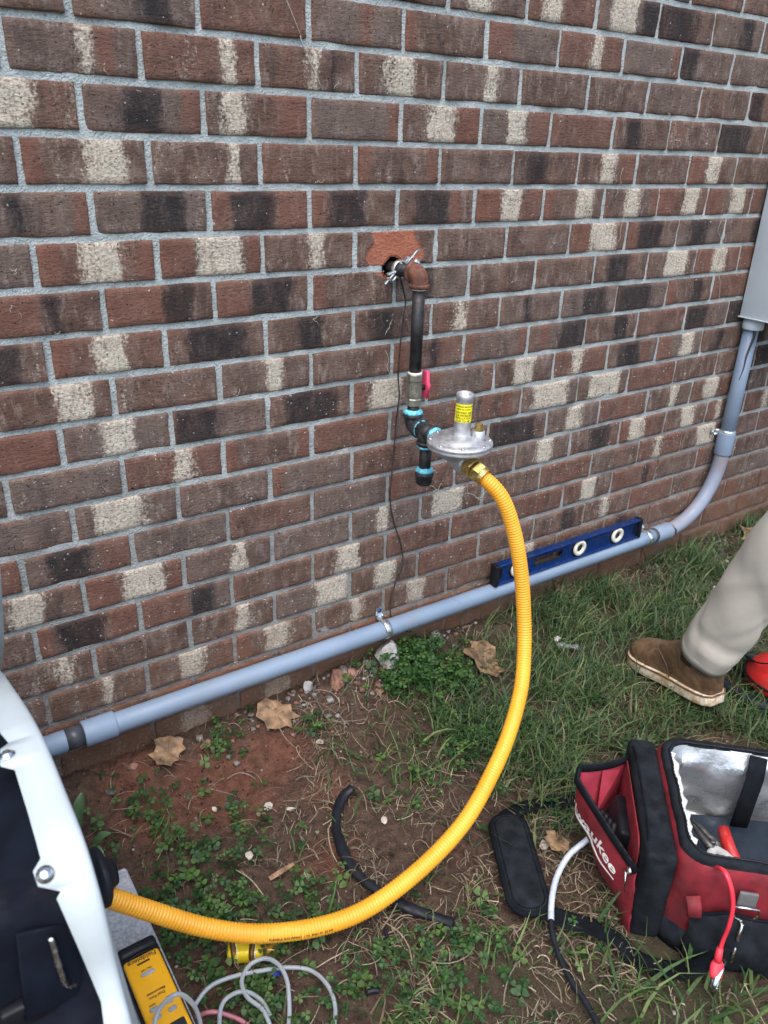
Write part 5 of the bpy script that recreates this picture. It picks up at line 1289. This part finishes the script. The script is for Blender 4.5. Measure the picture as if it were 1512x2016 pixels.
def greens(n, r, base=((.030, .074, .030), (.076, .146, .048), (.16, .22, .080)), straw=.14, sc=(.26, .21, .12)):
    t = r.random((n, 1)) ** 1.1; b = np.array(base); c = np.where(t < .5, b[0] + (b[1] - b[0]) * t * 2, b[1] + (b[2] - b[1]) * (t - .5) * 2)
    s = r.random((n, 1)) < straw; c = np.where(s, np.array(sc) * r.uniform(.45, 1.1, (n, 1)), c)
    return c * r.uniform(.8, 1.2, (n, 1))
def join(*sets):
    V = []; Q = []; C = []; o = 0
    for v, q, c in sets: V.append(v); Q.append(q + o); C.append(c); o += len(v)
    return np.concatenate(V), np.concatenate(Q), np.concatenate(C)
def patch(x, y, s=9, seed=50): return np.clip((fbm(x * s, y * s, seed, 3) - .31) * 3.8, 0.03, 1)
lawn_d = lambda x, y: np.clip(np.maximum(field(x, y, LAWN) * 1.15, np.clip((x - 1.0) / .4, 0, .9) * (y < -.05)), 0, 1) * patch(x, y)
x, y, r = scatter(21000, lawn_d, seed=11)
A = blades(x, y, r, (.03, .085), (.0020, .0044), (.45, .985), lambda n, r: greens(n, r))
x, y, r = scatter(7500, lawn_d, seed=12)
B = blades(x, y, r, (.06, .13), (.0024, .0050), (.70, .99), lambda n, r: greens(n, r, straw=.05))
x, y, r = scatter(3200, lambda x, y: np.clip(field(x, y, SPARSE), 0, 1) * patch(x, y, 12, 60), seed=13)
Cc = blades(x, y, r, (.03, .10), (.0025, .0055), (.35, .95), lambda n, r: greens(n, r, ((.035, .085, .025), (.075, .150, .040), (.17, .23, .07)), .12))
edge = [blob(980, 1165, .10, 1, 1.8), blob(1060, 1140, .1, 1, 1.8), blob(1180, 1100, .12, .8, 2), blob(900, 1210, .05, .6, 1.5)]
x, y, r = scatter(1200, lambda x, y: field(x, y, edge) * (y > -.14), seed=14)
D = blades(x, y, r, (.08, .20), (.0015, .0032), (.3, .92), lambda n, r: greens(n, r, straw=.2))
big = [blob(1330, 1950, .10, 1, 1.4), blob(1440, 1980, .1, 1), blob(1250, 1990, .08, .9), blob(1220, 1920, .05, .8), blob(750, 1500, .05, .6), blob(810, 1470, .05, .5)]
x, y, r = scatter(900, lambda x, y: field(x, y, big), seed=15)
E2 = blades(x, y, r, (.07, .16), (.0045, .0085), (.5, .95), lambda n, r: greens(n, r, ((.04, .095, .03), (.09, .165, .05), (.19, .26, .08)), .0), segs=5)
x, y, r = scatter(2600, lambda x, y: lawn_d(x, y), seed=16)
A2 = blades(x, y, r, (.05, .12), (.0042, .0072), (.6, .99), lambda n, r: greens(n, r, ((.045, .095, .035), (.095, .160, .055), (.21, .26, .10)), .10), segs=5)
V, Q, C = join(A, B, Cc, D)
o = bulk("grass", V, Q, M_grass, None, {"col": C}, smooth=True); o["kind"] = "stuff"; o["label"] = "green lodged grass over the ground at right"
E3 = join(E2, A2)
o = bulk("coarse_grass", E3[0], E3[1], M_grass, None, {"col": E3[2]}, smooth=True); o["kind"] = "stuff"
# dry straw and roots lying flat
def strands(x, y, r, ln, w, col, segs=6, up=.012):
    n = len(x); az = r.uniform(0, 2 * PI, n); L = r.uniform(*ln, n) * r.uniform(.4, 1, n); Wd = r.uniform(*w, n); k = r.normal(0, .8, n); k2 = r.normal(0, .9, n); z = r.uniform(.001, up, n); arch = r.uniform(0, .014, n)
    V = np.zeros((n, segs, 2, 3)); cx, cy = x.copy(), y.copy()
    for i in range(segs):
        t = i / (segs - 1); a = az + k * t + k2 * t * t
        if i: cx = cx + np.cos(a) * L / (segs - 1); cy = cy + np.sin(a) * L / (segs - 1)
        cy = np.minimum(cy, -.006); zz = ground_z(cx, cy) + z + arch * np.sin(PI * t); nx, ny = -np.sin(a), np.cos(a)
        V[:, i, 0] = np.stack([cx - nx * Wd / 2, cy - ny * Wd / 2, zz], -1); V[:, i, 1] = np.stack([cx + nx * Wd / 2, cy + ny * Wd / 2, zz + Wd * .3], -1)
    b = np.arange(n) * segs * 2; q = [np.stack([b + 2 * i, b + 2 * i + 1, b + 2 * i + 3, b + 2 * i + 2], -1) for i in range(segs - 1)]
    C = np.repeat(col(n, r)[:, None, :], segs * 2, 1)
    return V.reshape(-1, 3), np.concatenate(q), C.reshape(-1, 3)
def straws(n, r):
    c = np.array([(.30, .235, .15), (.19, .14, .09), (.42, .35, .235), (.11, .078, .052), (.26, .225, .17)])[r.integers(0, 5, n)]; return c * r.uniform(.6, 1.15, (n, 1))
x, y, r = scatter(10500, lambda x, y: np.clip(field(x, y, STRAW) * .9 + .07 + .12 * field(x, y, LAWN), 0, 1) * patch(x, y, 11, 70), seed=21)
S1 = strands(x, y, r, (.02, .075), (.0007, .0020), straws)
x, y, r = scatter(420, lambda x, y: np.clip(field(x, y, STRAW) + .12, 0, 1), seed=22)
S2 = strands(x, y, r, (.08, .17), (.0009, .0022), straws, 8, .02)
V, Q, C = join(S1); o = bulk("dry_straw", *join(S1)[:2], M_straw, None, {"col": S1[2]}); o["kind"] = "stuff"
o = bulk("dry_roots", S2[0], S2[1], M_straw, None, {"col": S2[2]}); o["kind"] = "stuff"
# clover
def clover(x, y, r, size, hgt):
    n = len(x); z = ground_z(x, y) + r.uniform(*hgt, n); tiltx, tilty = r.normal(0, .28, n), r.normal(0, .28, n); a0 = r.uniform(0, 2 * PI, n); S = r.uniform(*size, n); Vs = []
    shape = [(.06, 0, 0), (.45, .40, .10), (.86, .42, .08), (.90, 0, -.03), (.86, -.42, .08), (.45, -.40, .10)]
    for k in range(3):
        a = a0 + k * 2 * PI / 3; ca, sa = np.cos(a), np.sin(a)
        for u, v, w in shape:
            dx = S * (u * ca - v * sa); dy = S * (u * sa + v * ca); Vs.append(np.stack([x + dx, np.minimum(y + dy, -.004), z + S * w + dx * tiltx + dy * tilty - S * .12 * u], -1))
    V = np.stack(Vs, 1); b = np.arange(n) * 18; q = []
    for k in range(3):
        q.append(np.stack([b + 6 * k, b + 6 * k + 1, b + 6 * k + 2, b + 6 * k + 3], -1)); q.append(np.stack([b + 6 * k, b + 6 * k + 3, b + 6 * k + 4, b + 6 * k + 5], -1))
    c = greens(n, r, ((.022, .075, .022), (.050, .130, .034), (.115, .205, .050)), .01); C = np.repeat(c[:, None, :], 18, 1)
    # stems
    st = np.zeros((n, 4, 3)); ang = r.uniform(0, 2 * PI, n); bx, by = x + np.cos(ang) * .012, y + np.sin(ang) * .012; by = np.minimum(by, -.006); zb = ground_z(bx, by)
    st[:, 0] = np.stack([bx - .0006, by, zb], -1); st[:, 1] = np.stack([bx + .0006, by, zb], -1); st[:, 2] = np.stack([x + .0005, y, z], -1); st[:, 3] = np.stack([x - .0005, y, z], -1)
    qs = len(V.reshape(-1, 3)) + np.arange(n)[:, None] * 4 + np.arange(4)
    return np.concatenate([V.reshape(-1, 3), st.reshape(-1, 3)]), np.concatenate(q + [qs]), np.concatenate([C.reshape(-1, 3), np.repeat(c[:, None, :] * .9, 4, 1).reshape(-1, 3)])
x, y, r = scatter(15000, lambda x, y: np.clip(field(x, y, CLOVER) * 1.1, 0, 1) * patch(x, y, 16, 90) ** 1.2, seed=31)
V, Q, C = clover(x, y, r, (.006, .0115), (.006, .034)); o = bulk("clover", V, Q, M_clov, None, {"col": C}); o["kind"] = "stuff"
MOUND = [blob(825, 1330, .060, 1.2, 1.5), blob(885, 1350, .045, 1, 1.2), blob(850, 1300, .03, .8, 1.4)]
x, y, r = scatter(26000, lambda x, y: np.clip(field(x, y, MOUND) * 1.2 - .15, 0, 1), x0=-.1, x1=.5, y0=-.45, seed=33)
V, Q, C = clover(x, y, r, (.007, .0125), (.012, .055)); o = bulk("clover_mound", V, Q, M_clov, None, {"col": C}); o["kind"] = "stuff"
x, y, r = scatter(900, lambda x, y: np.clip(field(x, y, CLOVER) + .04, 0, 1), seed=32)
V, Q, C = clover(x, y, r, (.010, .017), (.006, .03)); o = bulk("low_weeds", V, Q, M_clov, None, {"col": C}); o["kind"] = "stuff"
# crumbs of soil, gravel and chips
def crumbs(x, y, r, size, cols, sink=.25):
    n = len(x); S = r.uniform(*size, n) * r.uniform(.5, 1, n); base = np.array([(1, 0, 0), (-1, 0, 0), (0, 1, 0), (0, -1, 0), (0, 0, .75), (0, 0, -.75), (.65, .65, .3), (-.65, -.6, .35)])
    base = np.array([(-1, -1, -.7), (1, -1, -.7), (1, 1, -.7), (-1, 1, -.7), (-1, -1, .7), (1, -1, .7), (1, 1, .7), (-1, 1, .7)]) * .7
    V = base[None] * S[:, None, None] * r.uniform(.55, 1.15, (n, 8, 3)); a = r.uniform(0, 2 * PI, n); ca, sa = np.cos(a)[:, None], np.sin(a)[:, None]
    X = V[..., 0] * ca - V[..., 1] * sa; Y = V[..., 0] * sa + V[..., 1] * ca
    V = np.stack([x[:, None] + X, np.minimum(y[:, None] + Y, -.004), (ground_z(x, y) + S * sink)[:, None] + V[..., 2]], -1)
    f = np.array([(0, 3, 2, 1), (4, 5, 6, 7), (0, 1, 5, 4), (1, 2, 6, 5), (2, 3, 7, 6), (3, 0, 4, 7)]); Q = (np.arange(n)[:, None, None] * 8 + f[None]).reshape(-1, 4)
    c = np.array(cols)[r.integers(0, len(cols), n)] * r.uniform(.6, 1.2, (n, 1)); return V.reshape(-1, 3), Q, np.repeat(c[:, None, :], 8, 1).reshape(-1, 3)
x, y, r = scatter(9000, lambda x, y: np.clip(.55 - .35 * field(x, y, LAWN), 0, 1), x1=1.6, seed=41)
G = crumbs(x, y, r, (.001, .0042), [(.07, .045, .033), (.11, .05, .034), (.15, .07, .045), (.045, .03, .022), (.20, .15, .11)])
o = bulk("soil_crumbs", G[0], G[1], M_grit, None, {"col": G[2]}); o["kind"] = "stuff"
RUB = [blob(730, 1330, .05, 1, 1.6), blob(690, 1345, .05, .8, 1.6), blob(700, 1318, .07, 1, 1.8), blob(620, 1360, .06, .9, 1.5), blob(760, 1300, .06, 1, 1.3), blob(860, 1255, .05, .8, 1.6), blob(900, 1240, .05, .6, 1.6), blob(520, 1410, .06, .5, 1.8), blob(450, 1440, .06, .4, 1.8), blob(1370, 1090, .08, .6, 2)]
x, y, r = scatter(6500, lambda x, y: np.clip(field(x, y, RUB), 0, 1), x1=1.7, seed=42)
G = crumbs(x, y, r, (.003, .012), [(.24, .14, .10), (.26, .245, .22), (.36, .365, .36), (.17, .155, .14), (.28, .13, .09), (.12, .08, .06), (.22, .21, .20)], .45)
o = bulk("gravel", G[0], G[1], M_grit, None, {"col": G[2]}); o["kind"] = "stuff"
x, y, r = scatter(110, lambda x, y: np.full_like(x, .9), x1=1.2, seed=43)
G = crumbs(x, y, r, (.002, .0055), [(.42, .38, .30), (.36, .30, .22), (.38, .35, .30)], .5)
o = bulk("pale_chips", G[0], G[1], M_grit, None, {"col": G[2]}); o["kind"] = "stuff"

# single stones
def stone(px, py, size, mat, label, asp=(1, 1, .7), seed=0, name="stone", cat_="stone"):
    rr = random.Random(seed); size = size * 1.45; P = on_ground(px, py, size * .5); bm = bmesh.new(); bmesh.ops.create_icosphere(bm, subdivisions=2, radius=1.0)
    pl = [(Vector((rr.uniform(-1, 1), rr.uniform(-1, 1), rr.uniform(-.6, 1))).normalized(), rr.uniform(.45, .8)) for _ in range(9)]
    for v in bm.verts:
        for n, d in pl:
            e = v.co.dot(n) - d
            if e > 0: v.co -= n * e
        v.co *= 1 + rr.uniform(-.03, .03)
    rot = Matrix.Rotation(rr.uniform(0, 6), 3, 'Z'); z = gz(P[0], min(P[1], -.02)); base = Vector((P[0], min(P[1], -.012 - size * .6), z + size * asp[2] * .45))
    V = [base + rot @ Vector((v.co.x * asp[0], v.co.y * asp[1], v.co.z * asp[2])) * size for v in bm.verts]; bm.verts.index_update(); F = [tuple(v.index for v in f.verts) for f in bm.faces]; bm.free()
    return tag(mesh(name, V, F, mat, smooth=False), label, cat_, "rubble along the wall foot")
stone(762, 1286, .030, M_stone_white, "largest white mortar-smeared lump against the wall below the pipe strap", (1, .9, 1.0), 3, "mortar_lump", "rubble")
stone(662, 1330, .024, M_stone_red, "reddish brown stone at the wall foot, largest of the rubble left of the white lump", (1.1, .8, .7), 4)
stone(693, 1322, .016, M_stone_red, "pink angular stone between the reddish stone and the white lump", (1.1, .8, .8), 5)
stone(672, 1312, .013, M_stone_grey, "dark grey stone wedged behind the reddish stone", (1, 1, .8), 6)
stone(852, 1250, .018, M_stone_grey, "pale grey rounded stone by the wall right of the white lump", (1, .9, .9), 7)
stone(852, 1274, .013, M_stone_white, "small white stone in front of the pale grey rounded stone", (1.1, .8, .7), 8)
stone(606, 1352, .014, M_stone_white, "whitish upright stone left of the reddish brown stone", (.8, .7, 1.2), 9)
stone(833, 1283, .012, M_stone_red, "small pink stone at the top edge of the clover patch", (1.2, .8, .7), 10)
stone(745, 1352, .015, M_stone_red, "flat pink stone at the left edge of the clover patch", (1.4, .6, .5), 11)
stone(660, 1350, .010, M_stone_red, "small flat pink stone in front of the reddish brown stone", (1.5, .8, .6), 12)
stone(408, 1462, .014, M_stone_red, "pale pink stone on the soil between two dry leaves", (1.1, .9, .5), 13)
stone(216, 1557, .008, M_stone_grey, "little pale grey pebble on red soil beside the generator", (1.2, .9, .8), 14)
stone(258, 1508, .009, M_stone_red, "small pink pebble under the conduit near its coupling", (1.2, .8, .7), 15)
# white chips
def chip(px, py, sz, label, seed):
    rr = random.Random(seed); P = on_ground(px, py, .008); z = gz(P[0], P[1]) + .006; n = 7; a0 = rr.uniform(0, 6); out = []
    for k in range(n):
        a = 2 * PI * k / n; rad = sz * rr.uniform(.6, 1.1); out.append((rad * math.cos(a) * 1.4, rad * math.sin(a)))
    ax = Vector((math.cos(a0), math.sin(a0), rr.uniform(-.2, .2))).normalized(); ay = Vector((0, 0, 1)).cross(ax).normalized()
    tag(mesh("paint_chip", *prism(out, (P[0], P[1], z), ax, ay, ax.cross(ay), .003, .0008), M_chip), label, "chip", "pale chips scattered on the soil")
chip(527, 1588, .011, "largest off-white chip lying on the red bare soil", 1); chip(573, 1592, .007, "thin white chip right of the largest chip on red soil", 2)
chip(757, 1615, .009, "white chip on dark soil between the black loom and the hose", 3); chip(489, 1684, .009, "white rectangular chip beside the clover above the hose", 4)
chip(1070, 1663, .011, "white torn chip between the strap pad and the red bag", 5); chip(422, 1592, .006, "small cream chip on the red soil, leftmost of the chips", 6)
chip(630, 1460, .010, "white lump of grit below the dry leaf near the wall", 7); chip(602, 1722, .006, "small white chip above the hose near the wooden splinter", 8)
# wooden splinter and twigs
a, b = Vector(on_z(530, 1730, .012)), Vector(on_z(578, 1700, .014)); c = Vector(on_z(645, 1675, .012))
tag(mesh("wood_splinter", *sweep([a, a.lerp(b, .5), b], [.0055, .006, .004], 6, flat=(1, .5)), M_stick, smooth=False), "pale wooden splinter on the soil left of the black loom", "stick")
tag(mesh("twig", *sweep(smooth_path([b, b.lerp(c, .5) + Vector((0, 0, .004)), c], 12), list(np.linspace(.0024, .0012, 12)), 6), simple("twig_bark", (.10, .07, .05), .9)), "thin brown twig reaching from the wooden splinter toward the black loom", "twig")
# dry leaves
LOBES = [(0, -.48), (.22, -.42), (.50, -.46), (.62, -.24), (.92, -.10), (.70, .16), (.74, .44), (.46, .52), (.34, .74), (.05, .95), (-.20, .74), (-.40, .56), (-.74, .62), (-.66, .24), (-.95, .10), (-.64, -.14), (-.56, -.40), (-.20, -.44)]
def dry_leaf(px, py, size, rot, label, curl=.5, tilt=(0.1, 0.1), seed=0):
    rr = random.Random(seed); P = on_ground(px, py, .02); c = Vector((P[0], P[1], gz(P[0], P[1]) + .020)); V = [Vector((0, .05, 0))]
    ring2 = [(x * .5, .05 + (y - .05) * .5) for x, y in LOBES]
    jl = [(x * (1 + rr.uniform(-.16, .12)), y * (1 + rr.uniform(-.16, .12))) for x, y in LOBES]
    for x, y in ring2 + jl: V.append(Vector((x, y, curl * .22 * (x * x + y * y) + rr.uniform(-.05, .05) + .12 * math.sin(x * 4 + y * 3) * curl)))
    n = len(LOBES); F = [(0, 1 + k, 1 + (k + 1) % n) for k in range(n)] + [(1 + k, 1 + n + k, 1 + n + (k + 1) % n, 1 + (k + 1) % n) for k in range(n)]
    R = Matrix.Rotation(tilt[0] + .15, 3, 'X') @ Matrix.Rotation(tilt[1], 3, 'Y') @ Matrix.Rotation(rot, 3, 'Z'); W = [c + R @ v * size for v in V]
    t = thing("dry_leaf", label, "leaf", tuple(c), "dry brown leaves on the ground")
    # blade with thickness
    m = len(W); nn = R @ Vector((0, 0, 1)); W2 = W + [w - nn * .0006 for w in W]; F2 = F + [tuple(i + m for i in f[::-1]) for f in F] + [(1 + n + k, 1 + n + m + k, 1 + n + m + (k + 1) % n, 1 + n + (k + 1) % n) for k in range(n)]
    mesh("blade", W2, F2, M_leaf, t, smooth=False); mesh("stalk", *sweep([c + R @ Vector((0, -.15, .02)) * size, c + R @ Vector((0.05, -.6, .05)) * size, c + R @ Vector((.18, -1.0, .03)) * size], [.0012, .0010, .0008], 6), M_leaf, t)
    mesh("midrib", *sweep([c + R @ Vector((0, -.5, .05)) * size, c + R @ Vector((0, .1, .02)) * size, c + R @ Vector((0, .85, .14 * curl)) * size], [.0010, .0008, .0004], 6), M_leaf, t)
dry_leaf(545, 1400, .062, 2.6, "tan dry leaf with pointed lobes on the rubble, just above the red soil", .5, (.35, .1), 1)
dry_leaf(333, 1482, .050, .6, "tan dry leaf on the soil below the conduit, nearest the generator", .6, (.3, .2), 2)
dry_leaf(960, 1300, .080, 1.2, "largest dry leaf, curled on the ground between clover and hose", .9, (.1, .2), 3)
dry_leaf(1108, 1152, .050, 3.5, "dry leaf half hidden in grass just below the blue level", .6, (.2, .1), 4)
dry_leaf(1487, 1058, .065, .3, "dry leaf near the conduit elbow above the trouser leg", .5, (.2, -.1), 5)
dry_leaf(1098, 1655, .034, 2.0, "small brown leaf lying between the strap pad and the bag", .5, (.1, .1), 6)
# wrappers
def wrapper(px, py, sx, sy, rot, label, seed, mat):
    rr = random.Random(seed); P = on_ground(px, py, .03); c = Vector((P[0], P[1], gz(P[0], P[1]) + .03)); n = 9; V = []
    R = Matrix.Rotation(rot, 3, 'Z')
    for j in range(n):
        for i in range(n): V.append(c + R @ Vector(((i / (n - 1) - .5) * sx, (j / (n - 1) - .5) * sy, rr.uniform(-.006, .008))))
    m = len(V); F = [(j * n + i, j * n + i + 1, (j + 1) * n + i + 1, (j + 1) * n + i) for j in range(n - 1) for i in range(n - 1)]
    tag(mesh("wrapper", V + [v - Vector((0, 0, .0008)) for v in V], F + [tuple(k + m for k in f[::-1]) for f in F], mat, smooth=False), label, "wrapper")
wrapper(1118, 1272, .055, .014, -.75, "torn clear plastic wrapper in the grass right of the hose", 1, M_film)
wrapper(1097, 1258, .018, .009, -.3, "little white scrap at the end of the torn clear wrapper", 4, M_liner_edge)
wrapper(1415, 1165, .05, .04, .4, "crumpled clear plastic bag in the grass beside the trouser leg", 2, M_film)
# strap-leaved weed beside the generator
wd = thing("weed", "green weed with long pointed leaves beside the generator", "plant", tuple(on_z(165, 1650, 0)))
for (x0, y0), (x1, y1), zt_ in (((150, 1665), (163, 1562), .10), ((176, 1690), (218, 1643), .06), ((165, 1680), (205, 1690), .04)):
    a, b = Vector(on_z(x0, y0, .02)), Vector(on_z(x1, y1, zt_)); V = []; F = []
    sd_ = (b - a).cross(Vector((0, 0, 1))).normalized()
    for i in range(9):
        t = i / 8; p = a.lerp(b, t) + Vector((0, 0, .02 * math.sin(PI * t))); w = .011 * math.sin(PI * min(1, t * .85 + .1)) ** .8
        V += [p - sd_ * w + Vector((0, 0, .003)), p, p + sd_ * w + Vector((0, 0, .003))]
    for i in range(8): F += [(i * 3, i * 3 + 1, i * 3 + 4, i * 3 + 3), (i * 3 + 1, i * 3 + 2, i * 3 + 5, i * 3 + 4)]
    mesh("leaf", V, F, simple("weed_leaf", (.055, .115, .045), .5, var=.2, vscale=60), wd)
# bits of dead grass caught on the brick faces
V = []; F = []; rr = random.Random(9)
def wall_strand(px, py, dx, dy, r0=.0005, wig=.3, n=7):
    global V, F
    pts = [];
    for i in range(n):
        t = i / (n - 1); pts.append(on_y(px + dx * t + rr.uniform(-1, 1) * wig * abs(dy) * .1, py + dy * t + rr.uniform(-1, 1) * wig * abs(dx) * .1, -.004 - rr.uniform(0, .003)))
    v, f = sweep(pts, r0, 4); o_ = len(V); V += v; F += [tuple(k + o_ for k in q) for q in f]
wall_strand(555, -20, 40, 95, .0006, .1); wall_strand(590, 70, 45, 110, .0006, .15)
for _ in range(55):
    px = rr.uniform(20, 1450); py = rr.uniform(120, 1150)
    if on_y(px, py)[2] < .22: continue
    wall_strand(px, py, rr.uniform(-14, 14), rr.uniform(-18, 18), rr.uniform(.0003, .0005), 2, 6)
    if rr.random() < .6: wall_strand(px, py, rr.uniform(-12, 12), rr.uniform(-14, 14), .0004, 3, 5)
for k in range(6): wall_strand(880 + rr.uniform(-20, 60), 968 + rr.uniform(-25, 15), rr.uniform(-50, 50), rr.uniform(-25, 25), .0007, 2, 7)
for px, py, dx, dy in ((1230, 330, -20, 60), (1232, 395, -18, 90), (1300, 20, -4, 40), (1180, 20, -8, 40), (1160, 440, 20, 40), (1420, 420, -12, 200), (760, 690, 8, 60), (758, 660, 14, -30)): wall_strand(px, py, dx, dy, .0006, .6)
o = mesh("dead_grass_bits", V, F, simple("bleached_straw", (.42, .40, .34), .8), None); o["kind"] = "stuff"
